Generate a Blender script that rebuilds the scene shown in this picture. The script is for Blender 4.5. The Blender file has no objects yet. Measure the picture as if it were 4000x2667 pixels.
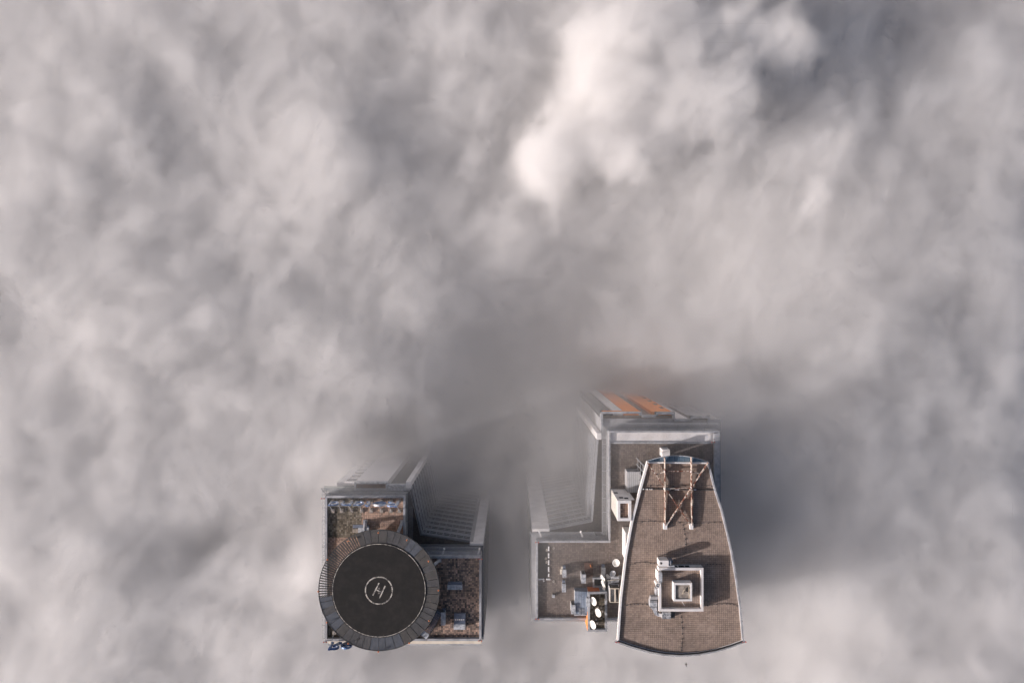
import bpy, math, random
from mathutils import Vector
random.seed(7)
S = bpy.context.scene
COL = S.collection
R = math.radians
HC, F, VX, VY = 175.0, 2800.0, 2000.0, 1258.0        # camera height, focal length in photo pixels, nadir point in the photo


def at(px, py, z=0.0):
    d = (HC - z) / F
    return Vector(((px - VX) * d, -(py - VY) * d, z))


# ------------------------------------------------------------------ materials
def ramp_mix(nt, fac, a, b):
    m = nt.nodes.new('ShaderNodeMix'); m.data_type = 'RGBA'
    if isinstance(fac, float): m.inputs[0].default_value = fac
    else: nt.links.new(fac, m.inputs[0])
    for i, v in ((6, a), (7, b)):
        if isinstance(v, tuple): m.inputs[i].default_value = (*v, 1)
        else: nt.links.new(v, m.inputs[i])
    return m.outputs[2]


def smap(nt, v, a, b, c=0.0, d=1.0):
    n = nt.nodes.new('ShaderNodeMapRange'); n.interpolation_type = 'SMOOTHSTEP'
    nt.links.new(v, n.inputs[0])
    for i, x in ((1, a), (2, b), (3, c), (4, d)): n.inputs[i].default_value = x
    return n.outputs[0]


def nz(nt, vec, scale, detail=4.0, rough=0.6, dist=0.0):
    n = nt.nodes.new('ShaderNodeTexNoise')
    nt.links.new(vec, n.inputs['Vector'])
    n.inputs['Scale'].default_value = scale; n.inputs['Detail'].default_value = detail
    n.inputs['Roughness'].default_value = rough; n.inputs['Distortion'].default_value = dist
    return n.outputs[0]


def newmat(name):
    m = bpy.data.materials.new(name); m.use_nodes = True
    nt = m.node_tree; b = nt.nodes['Principled BSDF']
    g = nt.nodes.new('ShaderNodeNewGeometry')
    return m, nt, b, g.outputs['Position']


def plain(name, c1, c2=None, scale=1.5, rough=0.6, metal=0.0, lo=0.4, hi=0.65, detail=5.0, stretch=None, bump=0.0):
    m, nt, b, pos = newmat(name)
    if stretch:
        v = nt.nodes.new('ShaderNodeVectorMath'); v.operation = 'MULTIPLY'
        nt.links.new(pos, v.inputs[0]); v.inputs[1].default_value = stretch; pos = v.outputs[0]
    if c2 is None: c2 = tuple(x * 0.8 for x in c1)
    n = nz(nt, pos, scale, detail)
    nt.links.new(ramp_mix(nt, smap(nt, n, lo, hi), c1, c2), b.inputs['Base Color'])
    b.inputs['Roughness'].default_value = rough; b.inputs['Metallic'].default_value = metal
    if bump:
        bp = nt.nodes.new('ShaderNodeBump'); bp.inputs['Strength'].default_value = bump; bp.inputs['Distance'].default_value = 0.1
        nt.links.new(n, bp.inputs['Height']); nt.links.new(bp.outputs[0], b.inputs['Normal'])
    return m


def pavers(name, cols, tile=0.444, joint=0.05, jcol=(0.03, 0.025, 0.022), dirt=(0.06, 0.05, 0.042), dirt_amt=0.6, dscale=0.16, patch=0.0, jvar=0.7):
    m, nt, b, pos = newmat(name)
    v = nt.nodes.new('ShaderNodeVectorMath'); v.operation = 'MULTIPLY'
    nt.links.new(pos, v.inputs[0]); v.inputs[1].default_value = (1 / tile, 1 / tile, 0)
    fl = nt.nodes.new('ShaderNodeVectorMath'); fl.operation = 'FLOOR'; nt.links.new(v.outputs[0], fl.inputs[0])
    fr = nt.nodes.new('ShaderNodeVectorMath'); fr.operation = 'FRACTION'; nt.links.new(v.outputs[0], fr.inputs[0])
    wn = nt.nodes.new('ShaderNodeTexWhiteNoise'); wn.noise_dimensions = '3D'; nt.links.new(fl.outputs[0], wn.inputs['Vector'])
    val = wn.outputs[0]
    if patch:
        p = nz(nt, fl.outputs[0], patch, 3.0)
        mm = nt.nodes.new('ShaderNodeMath'); mm.operation = 'MULTIPLY_ADD'; nt.links.new(p, mm.inputs[0]); mm.inputs[1].default_value = 1.5; mm.inputs[2].default_value = -0.75
        m2 = nt.nodes.new('ShaderNodeMath'); m2.operation = 'ADD'; m2.use_clamp = True; nt.links.new(val, m2.inputs[0]); nt.links.new(mm.outputs[0], m2.inputs[1]); val = m2.outputs[0]
    cr = nt.nodes.new('ShaderNodeValToRGB'); nt.links.new(val, cr.inputs[0])
    e = cr.color_ramp.elements
    for i, c in enumerate(cols):
        t = i / (len(cols) - 1)
        if i < 2: e[i].position = t; e[i].color = (*c, 1)
        else:
            x = e.new(t); x.color = (*c, 1)
    e[0].position = 0
    for i, c in enumerate(cols): pass
    col = cr.outputs[0]
    d = smap(nt, nz(nt, pos, dscale, 6.0, 0.62, 0.4), 0.42, 0.72, 0.0, dirt_amt)
    col = ramp_mix(nt, d, col, dirt)
    d2 = smap(nt, nz(nt, pos, 1.3, 4.0), 0.4, 0.8, 0.0, 0.35)
    col = ramp_mix(nt, d2, col, dirt)
    sp = nt.nodes.new('ShaderNodeSeparateXYZ'); nt.links.new(fr.outputs[0], sp.inputs[0])
    mn = nt.nodes.new('ShaderNodeMath'); mn.operation = 'MINIMUM'; nt.links.new(sp.outputs[0], mn.inputs[0]); nt.links.new(sp.outputs[1], mn.inputs[1])
    jm = nt.nodes.new('ShaderNodeMath'); jm.operation = 'LESS_THAN'; nt.links.new(mn.outputs[0], jm.inputs[0]); jm.inputs[1].default_value = joint / tile
    jn = smap(nt, nz(nt, pos, 0.45, 4.0, 0.6), 0.35, 0.65, 1.0 - jvar, 1.0)
    jj = nt.nodes.new('ShaderNodeMath'); jj.operation = 'MULTIPLY'; nt.links.new(jm.outputs[0], jj.inputs[0]); nt.links.new(jn, jj.inputs[1])
    col = ramp_mix(nt, jj.outputs[0], col, jcol)
    nt.links.new(col, b.inputs['Base Color']); b.inputs['Roughness'].default_value = 0.85
    b.inputs['Specular IOR Level'].default_value = 0.25
    return m


def rusty(name, lo, hi):
    m, nt, b, pos = newmat(name)
    n = nz(nt, pos, 1.1, 7.0, 0.7, 0.5)
    col = ramp_mix(nt, smap(nt, n, lo, hi), (0.68, 0.62, 0.54), (0.17, 0.06, 0.035))
    n2 = nz(nt, pos, 6.0, 3.0)
    col = ramp_mix(nt, smap(nt, n2, 0.5, 0.75, 0, 0.6), col, (0.10, 0.04, 0.03))
    nt.links.new(col, b.inputs['Base Color']); b.inputs['Roughness'].default_value = 0.7
    return m


def lined(name, c1, c2, axis, period, width, rough=0.5, c3=None):
    """Straight seams every `period` metres along one world axis."""
    m, nt, b, pos = newmat(name)
    sp = nt.nodes.new('ShaderNodeSeparateXYZ'); nt.links.new(pos, sp.inputs[0])
    a = nt.nodes.new('ShaderNodeMath'); a.operation = 'PINGPONG'; nt.links.new(sp.outputs[axis], a.inputs[0]); a.inputs[1].default_value = period / 2
    l = nt.nodes.new('ShaderNodeMath'); l.operation = 'LESS_THAN'; nt.links.new(a.outputs[0], l.inputs[0]); l.inputs[1].default_value = width / 2
    base = c1
    n = smap(nt, nz(nt, pos, 0.5, 6.0, 0.65), 0.38, 0.68)
    base = ramp_mix(nt, n, c1, c3 or tuple(x * 0.85 for x in c1))
    nt.links.new(ramp_mix(nt, l.outputs[0], base, c2), b.inputs['Base Color']); b.inputs['Roughness'].default_value = rough
    return m


def glassy(name, c, rough=0.15, spec=0.5):
    m, nt, b, pos = newmat(name)
    n = smap(nt, nz(nt, pos, 0.3, 4.0), 0.35, 0.7)
    nt.links.new(ramp_mix(nt, n, c, tuple(x * 0.7 for x in c)), b.inputs['Base Color'])
    b.inputs['Roughness'].default_value = rough; b.inputs['Specular IOR Level'].default_value = spec
    return m


MT = dict(
    tan=pavers('tan_pavers', [(0.268, 0.183, 0.142), (0.400, 0.270, 0.204), (0.481, 0.325, 0.245), (0.563, 0.387, 0.297)], dirt_amt=0.35, patch=0.12),
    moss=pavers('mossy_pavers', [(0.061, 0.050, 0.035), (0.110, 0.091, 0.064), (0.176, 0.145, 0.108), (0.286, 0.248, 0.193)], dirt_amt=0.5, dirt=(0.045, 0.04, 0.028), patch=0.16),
    mixed=pavers('mixed_pavers', [(0.073, 0.062, 0.057), (0.201, 0.150, 0.126), (0.365, 0.255, 0.198), (0.576, 0.398, 0.305)], dirt_amt=0.45, patch=0.13),
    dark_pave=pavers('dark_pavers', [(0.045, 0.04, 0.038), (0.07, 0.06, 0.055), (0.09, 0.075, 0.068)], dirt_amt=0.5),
    brown=pavers('brown_pavers', [(0.285, 0.222, 0.185), (0.325, 0.252, 0.208), (0.35, 0.272, 0.225), (0.385, 0.305, 0.255)], tile=0.465, dirt=(0.15, 0.12, 0.10), dirt_amt=0.42, dscale=0.11, joint=0.052, jcol=(0.055, 0.043, 0.037), patch=0.11),
    grey_brown=pavers('grey_brown_pavers', [(0.144, 0.119, 0.106), (0.177, 0.146, 0.129), (0.228, 0.187, 0.164)], dirt_amt=0.35, jcol=(0.06, 0.045, 0.04), patch=0.12),
    coping=plain('weathered_coping', (0.42, 0.43, 0.45), (0.27, 0.28, 0.30), 0.7, 0.45, 0.0),
    white=plain('white_render', (0.78, 0.76, 0.75), (0.66, 0.64, 0.63), 0.35, 0.7),
    bright=plain('white_paint', (0.82, 0.81, 0.80), (0.66, 0.66, 0.66), 1.2, 0.5, lo=0.45, hi=0.8),
    cream=plain('cream_render', (0.72, 0.66, 0.56), (0.62, 0.56, 0.47), 0.5, 0.7),
    grey=plain('grey_render', (0.36, 0.36, 0.37), (0.28, 0.28, 0.29), 0.5, 0.7),
    concrete=plain('bare_concrete', (0.36, 0.32, 0.28), (0.20, 0.175, 0.15), 1.1, 0.85, lo=0.38, hi=0.66, detail=7.0),
    galv=plain('galvanised_metal', (0.52, 0.54, 0.57), (0.30, 0.32, 0.35), 1.7, 0.38, 0.0, 0.42, 0.62, 6.0),
    tube=plain('grey_tube_paint', (0.33, 0.34, 0.36), (0.25, 0.26, 0.28), 2.0, 0.45),
    dtube=plain('dark_blue_tube_paint', (0.10, 0.11, 0.135), (0.075, 0.083, 0.1), 2.0, 0.45),
    asphalt=plain('black_rubber_deck', (0.0065, 0.0065, 0.007), (0.018, 0.0165, 0.016), 0.55, 0.9, 0.0, 0.35, 0.75, 8.0),
    panel=plain('dark_mesh_panel', (0.052, 0.053, 0.057), (0.074, 0.075, 0.080), 0.8, 0.75),
    panel_b=plain('blue_grey_panel', (0.078, 0.090, 0.112), (0.062, 0.071, 0.087), 0.8, 0.7),
    panel_c=plain('brown_grey_panel', (0.056, 0.055, 0.055), (0.078, 0.075, 0.073), 0.8, 0.8),
    seam=plain('pale_seam', (0.22, 0.21, 0.20), (0.12, 0.118, 0.115), 2.5, 0.8),
    mark=plain('worn_white_marking', (0.55, 0.52, 0.47), (0.12, 0.115, 0.11), 1.3, 0.8, 0.0, 0.44, 0.60, 8.0),
    markgrey=plain('grey_patch', (0.16, 0.15, 0.145), (0.10, 0.095, 0.09), 2.0, 0.8),
    orange_lamp=plain('orange_lamp_cap', (0.80, 0.24, 0.08), (0.7, 0.2, 0.06), 4.0, 0.35),
    orange=plain('orange_cladding', (0.92, 0.30, 0.05), (0.84, 0.26, 0.045), 0.3, 0.6),
    rust_or=plain('burnt_orange_cladding', (0.46, 0.13, 0.035), (0.38, 0.10, 0.03), 0.4, 0.6),
    glass=glassy('dark_window_glass', (0.035, 0.04, 0.048)),
    gglass=glassy('grey_window_glass', (0.11, 0.115, 0.12), 0.25),
    skyglass=lined('sky_blue_canopy_glass', (0.12, 0.18, 0.235), (0.05, 0.07, 0.09), 0, 1.16, 0.07, 0.15, (0.20, 0.27, 0.32)),  # sky reflection painted into the blue base colour
    paleglass=plain('dusty_glass', (0.42, 0.44, 0.43), (0.33, 0.35, 0.34), 0.6, 0.3),
    blue=plain('sign_blue', (0.13, 0.24, 0.46), (0.09, 0.18, 0.37), 1.0, 0.35),
    navy=plain('sign_back_blue', (0.012, 0.045, 0.16), (0.01, 0.035, 0.12), 1.0, 0.4),
    signwhite=plain('sign_edge_white', (0.78, 0.80, 0.84), (0.62, 0.66, 0.73), 1.2, 0.4),
    rust=rusty('rusty_painted_steel', .45, .53), darkrust=rusty('heavily_rusted_steel', .40, .50),
    bluemetal=lined('blue_metal_roof', (0.115, 0.15, 0.205), (0.07, 0.09, 0.125), 0, 0.62, 0.07, 0.4, (0.25, 0.29, 0.35)),
    bluebox=plain('blue_grey_lid', (0.17, 0.20, 0.26), (0.13, 0.155, 0.20), 1.0, 0.45),
    corr=lined('corrugated_metal', (0.50, 0.51, 0.52), (0.28, 0.28, 0.29), 0, 0.5, 0.08, 0.45),
    corr_z=lined('corrugated_cream_wall', (0.55, 0.53, 0.49), (0.36, 0.35, 0.32), 2, 0.9, 0.12, 0.5),
    dish=plain('white_dish', (0.84, 0.83, 0.79), (0.76, 0.75, 0.71), 1.5, 0.45),
    black=plain('black_void', (0.012, 0.013, 0.016), (0.02, 0.02, 0.022), 1.0, 0.8),
    mat=plain('dark_bitumen_mat', (0.03, 0.029, 0.028), (0.045, 0.042, 0.04), 0.8, 0.85),
    wood=plain('brown_timber', (0.095, 0.048, 0.034), (0.065, 0.034, 0.026), 2.0, 0.8),
    darkmetal=plain('dark_metal', (0.05, 0.05, 0.053), (0.08, 0.078, 0.075), 2.0, 0.6),
    cable=plain('cable_sheath', (0.36, 0.32, 0.29), (0.14, 0.12, 0.11), 0.8, 0.7),
    paledebris=plain('pale_hose', (0.58, 0.50, 0.40), (0.42, 0.36, 0.29), 3.0, 0.7),
    feather=plain('dark_feathers', (0.02, 0.018, 0.018), (0.04, 0.036, 0.034), 6.0, 0.8),
    ground=plain('city_ground', (0.10, 0.10, 0.10), (0.06, 0.06, 0.062), 0.02, 0.9),
    redlamp=plain('red_lamp_glass', (0.45, 0.06, 0.035), (0.35, 0.05, 0.03), 4.0, 0.3),
)


# ------------------------------------------------------------------ mesh builder
class MB:
    def __init__(self): self.v = []; self.f = []; self.mi = []; self.sm = []

    def add(self, vs, fs, mi=0, smooth=False):
        o = len(self.v)
        self.v += [Vector(x) for x in vs]
        for f in fs: self.f.append([i + o for i in f]); self.mi.append(mi); self.sm.append(smooth)
        return self

    def box(self, x0, x1, y0, y1, z0, z1, mi=0):
        x0, x1 = sorted((x0, x1)); y0, y1 = sorted((y0, y1))
        v = [(x, y, z) for z in (z0, z1) for y in (y0, y1) for x in (x0, x1)]
        return self.add(v, [(0, 2, 3, 1), (4, 5, 7, 6), (0, 1, 5, 4), (1, 3, 7, 5), (3, 2, 6, 7), (2, 0, 4, 6)], mi)

    def pbox(self, px0, py0, px1, py1, z0, z1, mi=0):       # a box whose TOP has these photo corners
        a, b = at(px0, py0, z1), at(px1, py1, z1)
        return self.box(a.x, b.x, a.y, b.y, z0, z1, mi)

    def prism(self, poly, z0, z1, mi=0, cap=True):
        n = len(poly)
        v = [(p[0], p[1], z0) for p in poly] + [(p[0], p[1], z1) for p in poly]
        f = [(i, (i + 1) % n, n + (i + 1) % n, n + i) for i in range(n)]
        if cap: f += [tuple(range(n, 2 * n)), tuple(range(n - 1, -1, -1))]
        return self.add(v, f, mi)

    def sheet(self, poly, z, mi=0):
        return self.add([(p[0], p[1], z) for p in poly], [tuple(range(len(poly)))], mi)

    def ring(self, outer, inner, z0, z1, mi=0, closed=True):
        n = len(outer)
        v = [(p[0], p[1], z) for z in (z0, z1) for pl in (outer, inner) for p in pl]
        f = []
        for i in range(n if closed else n - 1):
            j = (i + 1) % n
            f += [(i, j, 2 * n + j, 2 * n + i), (2 * n + i, 2 * n + j, 3 * n + j, 3 * n + i), (n + j, n + i, 3 * n + i, 3 * n + j), (j, i, n + i, n + j)]
        if not closed:
            for i, k in ((0, 0), (n - 1, 1)):
                q = (i, n + i, 3 * n + i, 2 * n + i); f.append(q if k == 0 else q[::-1])
        return self.add(v, f, mi)

    def bar(self, a, b, w, h, mi=0, up=(0, 0, 1)):
        a, b = Vector(a), Vector(b); d = (b - a).normalized(); up = Vector(up)
        if abs(d.dot(up)) > 0.98: up = Vector((1, 0, 0))
        s = d.cross(up).normalized() * (w / 2); u = s.cross(d).normalized() * (h / 2)
        v = [p + i * s + j * u for p in (a, b) for j in (-1, 1) for i in (-1, 1)]
        return self.add(v, [(0, 1, 3, 2), (4, 6, 7, 5), (0, 4, 5, 1), (1, 5, 7, 3), (3, 7, 6, 2), (2, 6, 4, 0)], mi)

    def tube(self, pts, r, n=6, mi=0, cap=True, r1=None):
        pts = [Vector(p) for p in pts]; m = len(pts); vs = []
        for i, p in enumerate(pts):
            d = (pts[min(i + 1, m - 1)] - pts[max(i - 1, 0)]).normalized()
            up = Vector((0, 0, 1)) if abs(d.z) < 0.95 else Vector((1, 0, 0))
            s = d.cross(up).normalized(); u = s.cross(d)
            rr = r if r1 is None else r + (r1 - r) * i / (m - 1)
            vs += [p + (s * math.cos(2 * math.pi * k / n) + u * math.sin(2 * math.pi * k / n)) * rr for k in range(n)]
        fs = [(i * n + k, i * n + (k + 1) % n, (i + 1) * n + (k + 1) % n, (i + 1) * n + k) for i in range(m - 1) for k in range(n)]
        self.add(vs, fs, mi, True)
        if cap:
            self.add(vs[:n], [tuple(range(n - 1, -1, -1))], mi); self.add(vs[-n:], [tuple(range(n))], mi)
        return self

    def lathe(self, c, prof, n=24, mi=0, axis=None, smooth=True):
        """prof: list of (radius, height); axis: direction of height."""
        c = Vector(c); ax = Vector(axis or (0, 0, 1)).normalized()
        s = ax.cross(Vector((0, 1, 0)) if abs(ax.y) < 0.9 else Vector((1, 0, 0))).normalized(); u = ax.cross(s)
        vs = [c + ax * h + (s * math.cos(2 * math.pi * k / n) + u * math.sin(2 * math.pi * k / n)) * max(r, 1e-4) for r, h in prof for k in range(n)]
        fs = [(i * n + k, i * n + (k + 1) % n, (i + 1) * n + (k + 1) % n, (i + 1) * n + k) for i in range(len(prof) - 1) for k in range(n)]
        return self.add(vs, fs, mi, smooth)

    def build(self, name, mats, parent=None, org=None):
        if not isinstance(mats, (list, tuple)): mats = [mats]
        o0 = Vector(parent['_o']) if parent is not None else Vector(org or (0, 0, 0))
        me = bpy.data.meshes.new(name)
        me.from_pydata([v - o0 for v in self.v], [], self.f)
        for m in mats: me.materials.append(MT[m] if isinstance(m, str) else m)
        me.polygons.foreach_set('material_index', self.mi); me.polygons.foreach_set('use_smooth', self.sm)
        me.update()
        o = bpy.data.objects.new(name, me); COL.objects.link(o)
        if parent is not None: o.parent = parent; o['_o'] = list(o0)
        else: o.location = o0; o['_o'] = list(o0)
        return o


def thing(name, label, cat, org, group=None):
    o = bpy.data.objects.new(name, None); COL.objects.link(o); o.empty_display_size = 0.5
    o.location = org; o['_o'] = list(org); o['label'] = label; o['category'] = cat
    if group: o['group'] = group
    return o


def tag(o, label, cat, group=None):
    o['label'] = label; o['category'] = cat
    if group: o['group'] = group
    return o


def dup_part(o, dz):
    c = o.copy(); COL.objects.link(c); c.parent = o.parent; c.location = o.location + Vector((0, 0, dz))
    for ch in list(o.children):
        d = ch.copy(); COL.objects.link(d); d.parent = c
    return c


def offset(poly, d):
    """Inset of a counter-clockwise polygon by d."""
    n = len(poly); out = []
    for i in range(n):
        p0, p1, p2 = Vector(poly[i - 1][:2]), Vector(poly[i][:2]), Vector(poly[(i + 1) % n][:2])
        a = (p1 - p0).normalized(); b = (p2 - p1).normalized()
        na, nb = Vector((-a.y, a.x)), Vector((-b.y, b.x))
        k = 1 + na.dot(nb)
        out.append(p1 + (na + nb) * (d / max(k, 0.2)))
    return out


def louvres(mb, p0, p1, out, n, first, step, r, m0=0, m1=0, brk=3.5, drop=0.0):
    """n tubes parallel to p0-p1, stepping outwards; m0/m1 mitre the two ends."""
    p0, p1, out = Vector(p0), Vector(p1), Vector(out); d = (p1 - p0).normalized(); L = (p1 - p0).length
    far = first + step * (n - 1)
    for i in range(n):
        o = first + step * i
        e = Vector((0, 0, -drop * i))
        mb.tube([p0 + out * o - d * o * m0 + e, p1 + out * o + d * o * m1 + e], r * (1.35 if i == n - 1 else 1), 5)
    k = max(1, round(L / brk))
    for i in range(k + 1):
        q = p0 + d * (L * i / k)
        mb.bar(q + out * 0.02 + Vector((0, 0, -0.08)), q + out * (far + 0.05) + Vector((0, 0, -0.08 - drop * (n - 1))), 0.09, 0.12)
    for m, q, s in ((m0, p0, -1), (m1, p1, 1)):
        if m: mb.bar(q + Vector((0, 0, -0.06)), q + (out + d * s * m) * far + Vector((0, 0, -0.06 - drop * (n - 1))), 0.10, 0.12)


def fins(a, b, parent, floors, ztop, depth=1.25, fh=4.0):
    """Sunshades and window bands on a facade running from a to b (outside on the right of a->b), repeated per floor."""
    a = Vector((a[0], a[1], 0)); b = Vector((b[0], b[1], 0)); d = (b - a).normalized(); L = (b - a).length
    out = Vector((d.y, -d.x, 0))
    mb = MB(); z = Vector((0, 0, ztop - 0.7))
    for k in range(4):
        o = 0.25 + (depth - 0.25) * k / 3
        mb.tube([a + out * o + z, b + out * o + z], 0.055 if k < 3 else 0.10, 5)
    n = max(2, round(L / 1.7))
    for i in range(n + 1):
        q = a + d * (L * i / n) + z
        mb.bar(q + out * 0.02, q + out * (depth + random.uniform(-0.05, 0.25)), 0.06, 0.16)
    mb.bar(a + out * 0.12 + z, b + out * 0.12 + z, 0.22, 0.35)
    s = mb.build('sunshade', 'tube', parent)
    mw = MB()
    mw.bar(a + out * 0.03 + Vector((0, 0, ztop - 2.4)), b + out * 0.03 + Vector((0, 0, ztop - 2.4)), 0.06, 2.4)
    for i in range(1, n):
        q = a + d * (L * i / n) + Vector((0, 0, ztop))
        mw.bar(q + out * 0.06 + Vector((0, 0, -1.2)), q + out * 0.06 + Vector((0, 0, -3.6)), 0.07, 0.07, 1)
    w = mw.build('window_band', ['glass', 'tube'], parent)
    for k in range(1, floors):
        dup_part(s, -fh * k); dup_part(w, -fh * k)

GZ = -140.0
# ------------------------------------------------------------------ ground and podium
g = MB().sheet([(-1500, -1500), (1500, -1500), (1500, 1500), (-1500, 1500)], GZ)
g = g.build('ground', 'ground'); g['kind'] = 'structure'
road = MB().sheet([(-1500, 25), (1500, 25), (1500, 39), (-1500, 39)], GZ + 0.004).build('road', plain('asphalt', (0.05, 0.05, 0.052), (0.04, 0.04, 0.042), 0.1, 0.9)); road['kind'] = 'structure'
pod = thing('podium_building', 'low grey podium block with pale roof edge between the two towers', 'building', (4, -40, GZ))
zp = -84.0
pp = [at(x, y, zp) for x, y in ((1640, 1990), (2330, 1990), (2330, 1500), (2180, 1512), (1960, 1552), (1740, 1604), (1640, 1640))]
MB().prism(pp, GZ, zp).build('wall', 'grey', pod)
MB().ring(pp, offset(pp, 0.9), zp, zp + 1.1).build('parapet', 'white', pod)

# ------------------------------------------------------------------ left tower
ZR, ZP, ZT = 0.0, 0.8, -3.6
LT = thing('office_tower', 'L-shaped tower with tan paved roof beneath the round black helipad', 'tower', (-26, -60, GZ))
UA = [tuple(at(x, y, ZP)[:2]) for x, y in ((1269, 2502), (1880, 2502), (1880, 2171), (1583, 2171), (1583, 1936), (1269, 1936))]
LB = [(-43.7, -79.0), (-7.1, -79.0), (-7.1, -55.0), (-10.5, -54.5), (-22.6, -52.7), (-25.15, -39.7), (-43.7, -39.7)]
LBb = [(-43.7, -79.0), (-7.1, -79.0), (-7.1, -55.0), (-10.5, -54.5), (-22.6, -52.7), (-25.15, -41.5), (-43.7, -41.5)]
MB().prism(LBb, GZ, ZT).build('wall', 'grey', LT)
MB().prism(UA, ZT, ZR).build('upper_wall', 'coping', LT)
MB().ring(UA, offset(UA, 0.52), ZR, ZP).build('parapet', 'coping', LT)
ins = offset(UA, 0.52)
xi0, xi1, yi0, yi1 = ins[0][0], ins[1][0], ins[0][1], ins[4][1]
xs, ys = ins[3][0], ins[3][1]
xm, ym = at(1413, 0, 0).x, at(0, 2098, 0).y
# paved roof in four sheets butted edge to edge
MB().box(xi0, xm, ym, yi1, 0, 0.03).build('mossy_paving', 'moss', LT)
MB().box(xm, xs, ym, yi1, 0, 0.03).box(xi0, xs, at(0, 2330, 0).y, ym, 0, 0.03).build('tan_paving', 'tan', LT)
MB().box(xi0, xs, yi0, at(0, 2330, 0).y, 0, 0.03).build('south_paving', 'moss', LT)  # south part laid with the same mossy pavers
MB().box(xs, xi1, yi0, ys, 0, 0.03).build('mixed_paving', 'mixed', LT)
# terrace floor between the upper block and the curtain walls
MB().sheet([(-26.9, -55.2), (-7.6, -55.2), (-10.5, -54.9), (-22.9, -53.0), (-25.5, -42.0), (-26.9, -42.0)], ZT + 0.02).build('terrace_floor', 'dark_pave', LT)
cw = MB()
for a, b in (((-25.15, -41.5), (-22.6, -52.7)), ((-22.6, -52.7), (-10.5, -54.5))):
    cw.bar((*a, ZT + 0.35), (*b, ZT + 0.35), 0.35, 0.7)
cw.build('terrace_parapet', 'dtube', LT)
fins((-22.6, -52.7), (-25.1, -40.9), LT, 21, ZT)      # faces the gap between the towers
fins((-10.6, -54.5), (-22.4, -52.72), LT, 21, ZT)
# pale end wall of the east wing and its roof band
MB().box(-10.45, -7.15, -55.1, -54.62, GZ, -2.1).build('white_pier', 'white', LT)
MB().box(-23.4, -7.05, -56.1, -55.15, -3.0, -1.6).build('roof_band', 'dtube', LT)
MB().box(-7.44, -7.05, -77.6, -55.16, -3.0, -1.9).build('side_band', 'dtube', LT)
fm = MB()
for k in range(26): fm.box(-7.09, -6.95, -78.0, -57.0, -6.2 - 4 * k, -4.4 - 4 * k)
fm.build('side_glazing', 'gglass', LT)
# ledges south
y0 = at(0, 2520, -2).y
MB().box(-45.4, -7.5, at(0, 2513, -1.4).y, -77.45, -2.1, -1.4).build('south_ledge', 'cream', LT)
MB().box(-45.4, -7.5, y0, at(0, 2513, -1.4).y - 0.03, -2.6, -2.0).build('south_cornice', 'coping', LT)
# louvre rails
NW, NE = Vector((UA[5][0], UA[5][1], -0.5)), Vector((UA[4][0], UA[4][1], -0.5))
SW = Vector((UA[0][0], UA[0][1], -0.5))
mb = MB(); louvres(mb, SW, NW, (-1, 0, 0), 5, 0.25, 0.19, 0.035, 0, 1, 3.3, 0.0); mb.build('louvre_rail', 'tube', LT)
mb = MB(); louvres(mb, NW, NE, (0, 1, 0), 7, 0.30, 0.19, 0.045, 1, 1, 3.2, 0.06); mb.build('louvre_rail', 'tube', LT)
mb = MB(); louvres(mb, NE, (UA[3][0], UA[3][1] + 1.6, -0.5), (1, 0, 0), 8, 0.22, 0.19, 0.05, 1, 0, 2.9, 0.05); mb.build('louvre_rail', 'dtube', LT)
mb = MB(); louvres(mb, (UA[3][0] + 1.6, UA[3][1], -0.4), (UA[2][0] - 0.3, UA[2][1], -0.4), (0, 1, 0), 7, 0.75, 0.16, 0.05, 0, 0, 3.3, 0.04); mb.build('louvre_rail', 'tube', LT)
MB().box(UA[3][0] + 1.6, UA[2][0], UA[3][1] + 0.02, UA[3][1] + 0.7, -0.9, -0.3).build('walkway', 'grey', LT)
MB().box(UA[5][0] + 0.2, UA[4][0], UA[5][1] + 0.02, UA[5][1] + 0.30, -0.9, -0.35).build('walkway', 'grey', LT)
for px in (1735, 1873):      # short white ladders over the rail
    q = at(px, 2145, 0.4); m = MB()
    for k in range(8): m.bar((q.x - 0.22 - 0.05 * k, q.y - 0.16 * k, 0.35), (q.x + 0.22 - 0.05 * k, q.y - 0.16 * k, 0.35), 0.07, 0.05)
    m.lathe((q.x, q.y + 0.15, 0.2), [(0.26, 0), (0.26, 0.25), (0.0, 0.38)], 10)
    m.build('ladder', 'bright', LT)
# north face: terrace, balconies, white panel, recess, pillar
kx = lambda px: (px - 2000) * 0.06357
YF = -39.7
Zt = -3.0
MB().box(kx(1313), kx(1344), -41.5, YF - 0.2, GZ, Zt - 0.9).build('corner_wall', 'white', LT)
MB().box(kx(1344), kx(1385), -41.5, YF - 1.0, GZ, Zt - 0.6).build('window_strip', 'glass', LT)
MB().box(kx(1385), kx(1512), -41.5, YF, GZ, Zt - 1.4).build('white_panel', lined('tiled_white_panel', (0.74, 0.72, 0.71), (0.60, 0.585, 0.58), 2, 1.0, 0.06, 0.6, (0.70, 0.68, 0.67)), LT)
MB().box(kx(1512) + 0.02, kx(1585), -41.5, YF - 1.5, GZ, Zt - 0.5).build('recessed_glazing', lined('recess_glass', (0.13, 0.13, 0.13), (0.075, 0.077, 0.08), 2, 2.0, 0.25, 0.35), LT)
MB().box(kx(1585), kx(1605), -41.5, YF + 0.1, GZ, Zt).build('pillar', 'white', LT)
bal = MB().box(kx(1344) + 0.02, kx(1385) - 0.02, YF - 1.0, YF - 0.05, Zt - 1.9, Zt - 0.7).build('balcony', 'white', LT)
for k in range(1, 22): dup_part(bal, -4.0 * k)
t = MB(); A, B = at(1383, 1883, Zt), at(1513, 1912, Zt)
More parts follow.
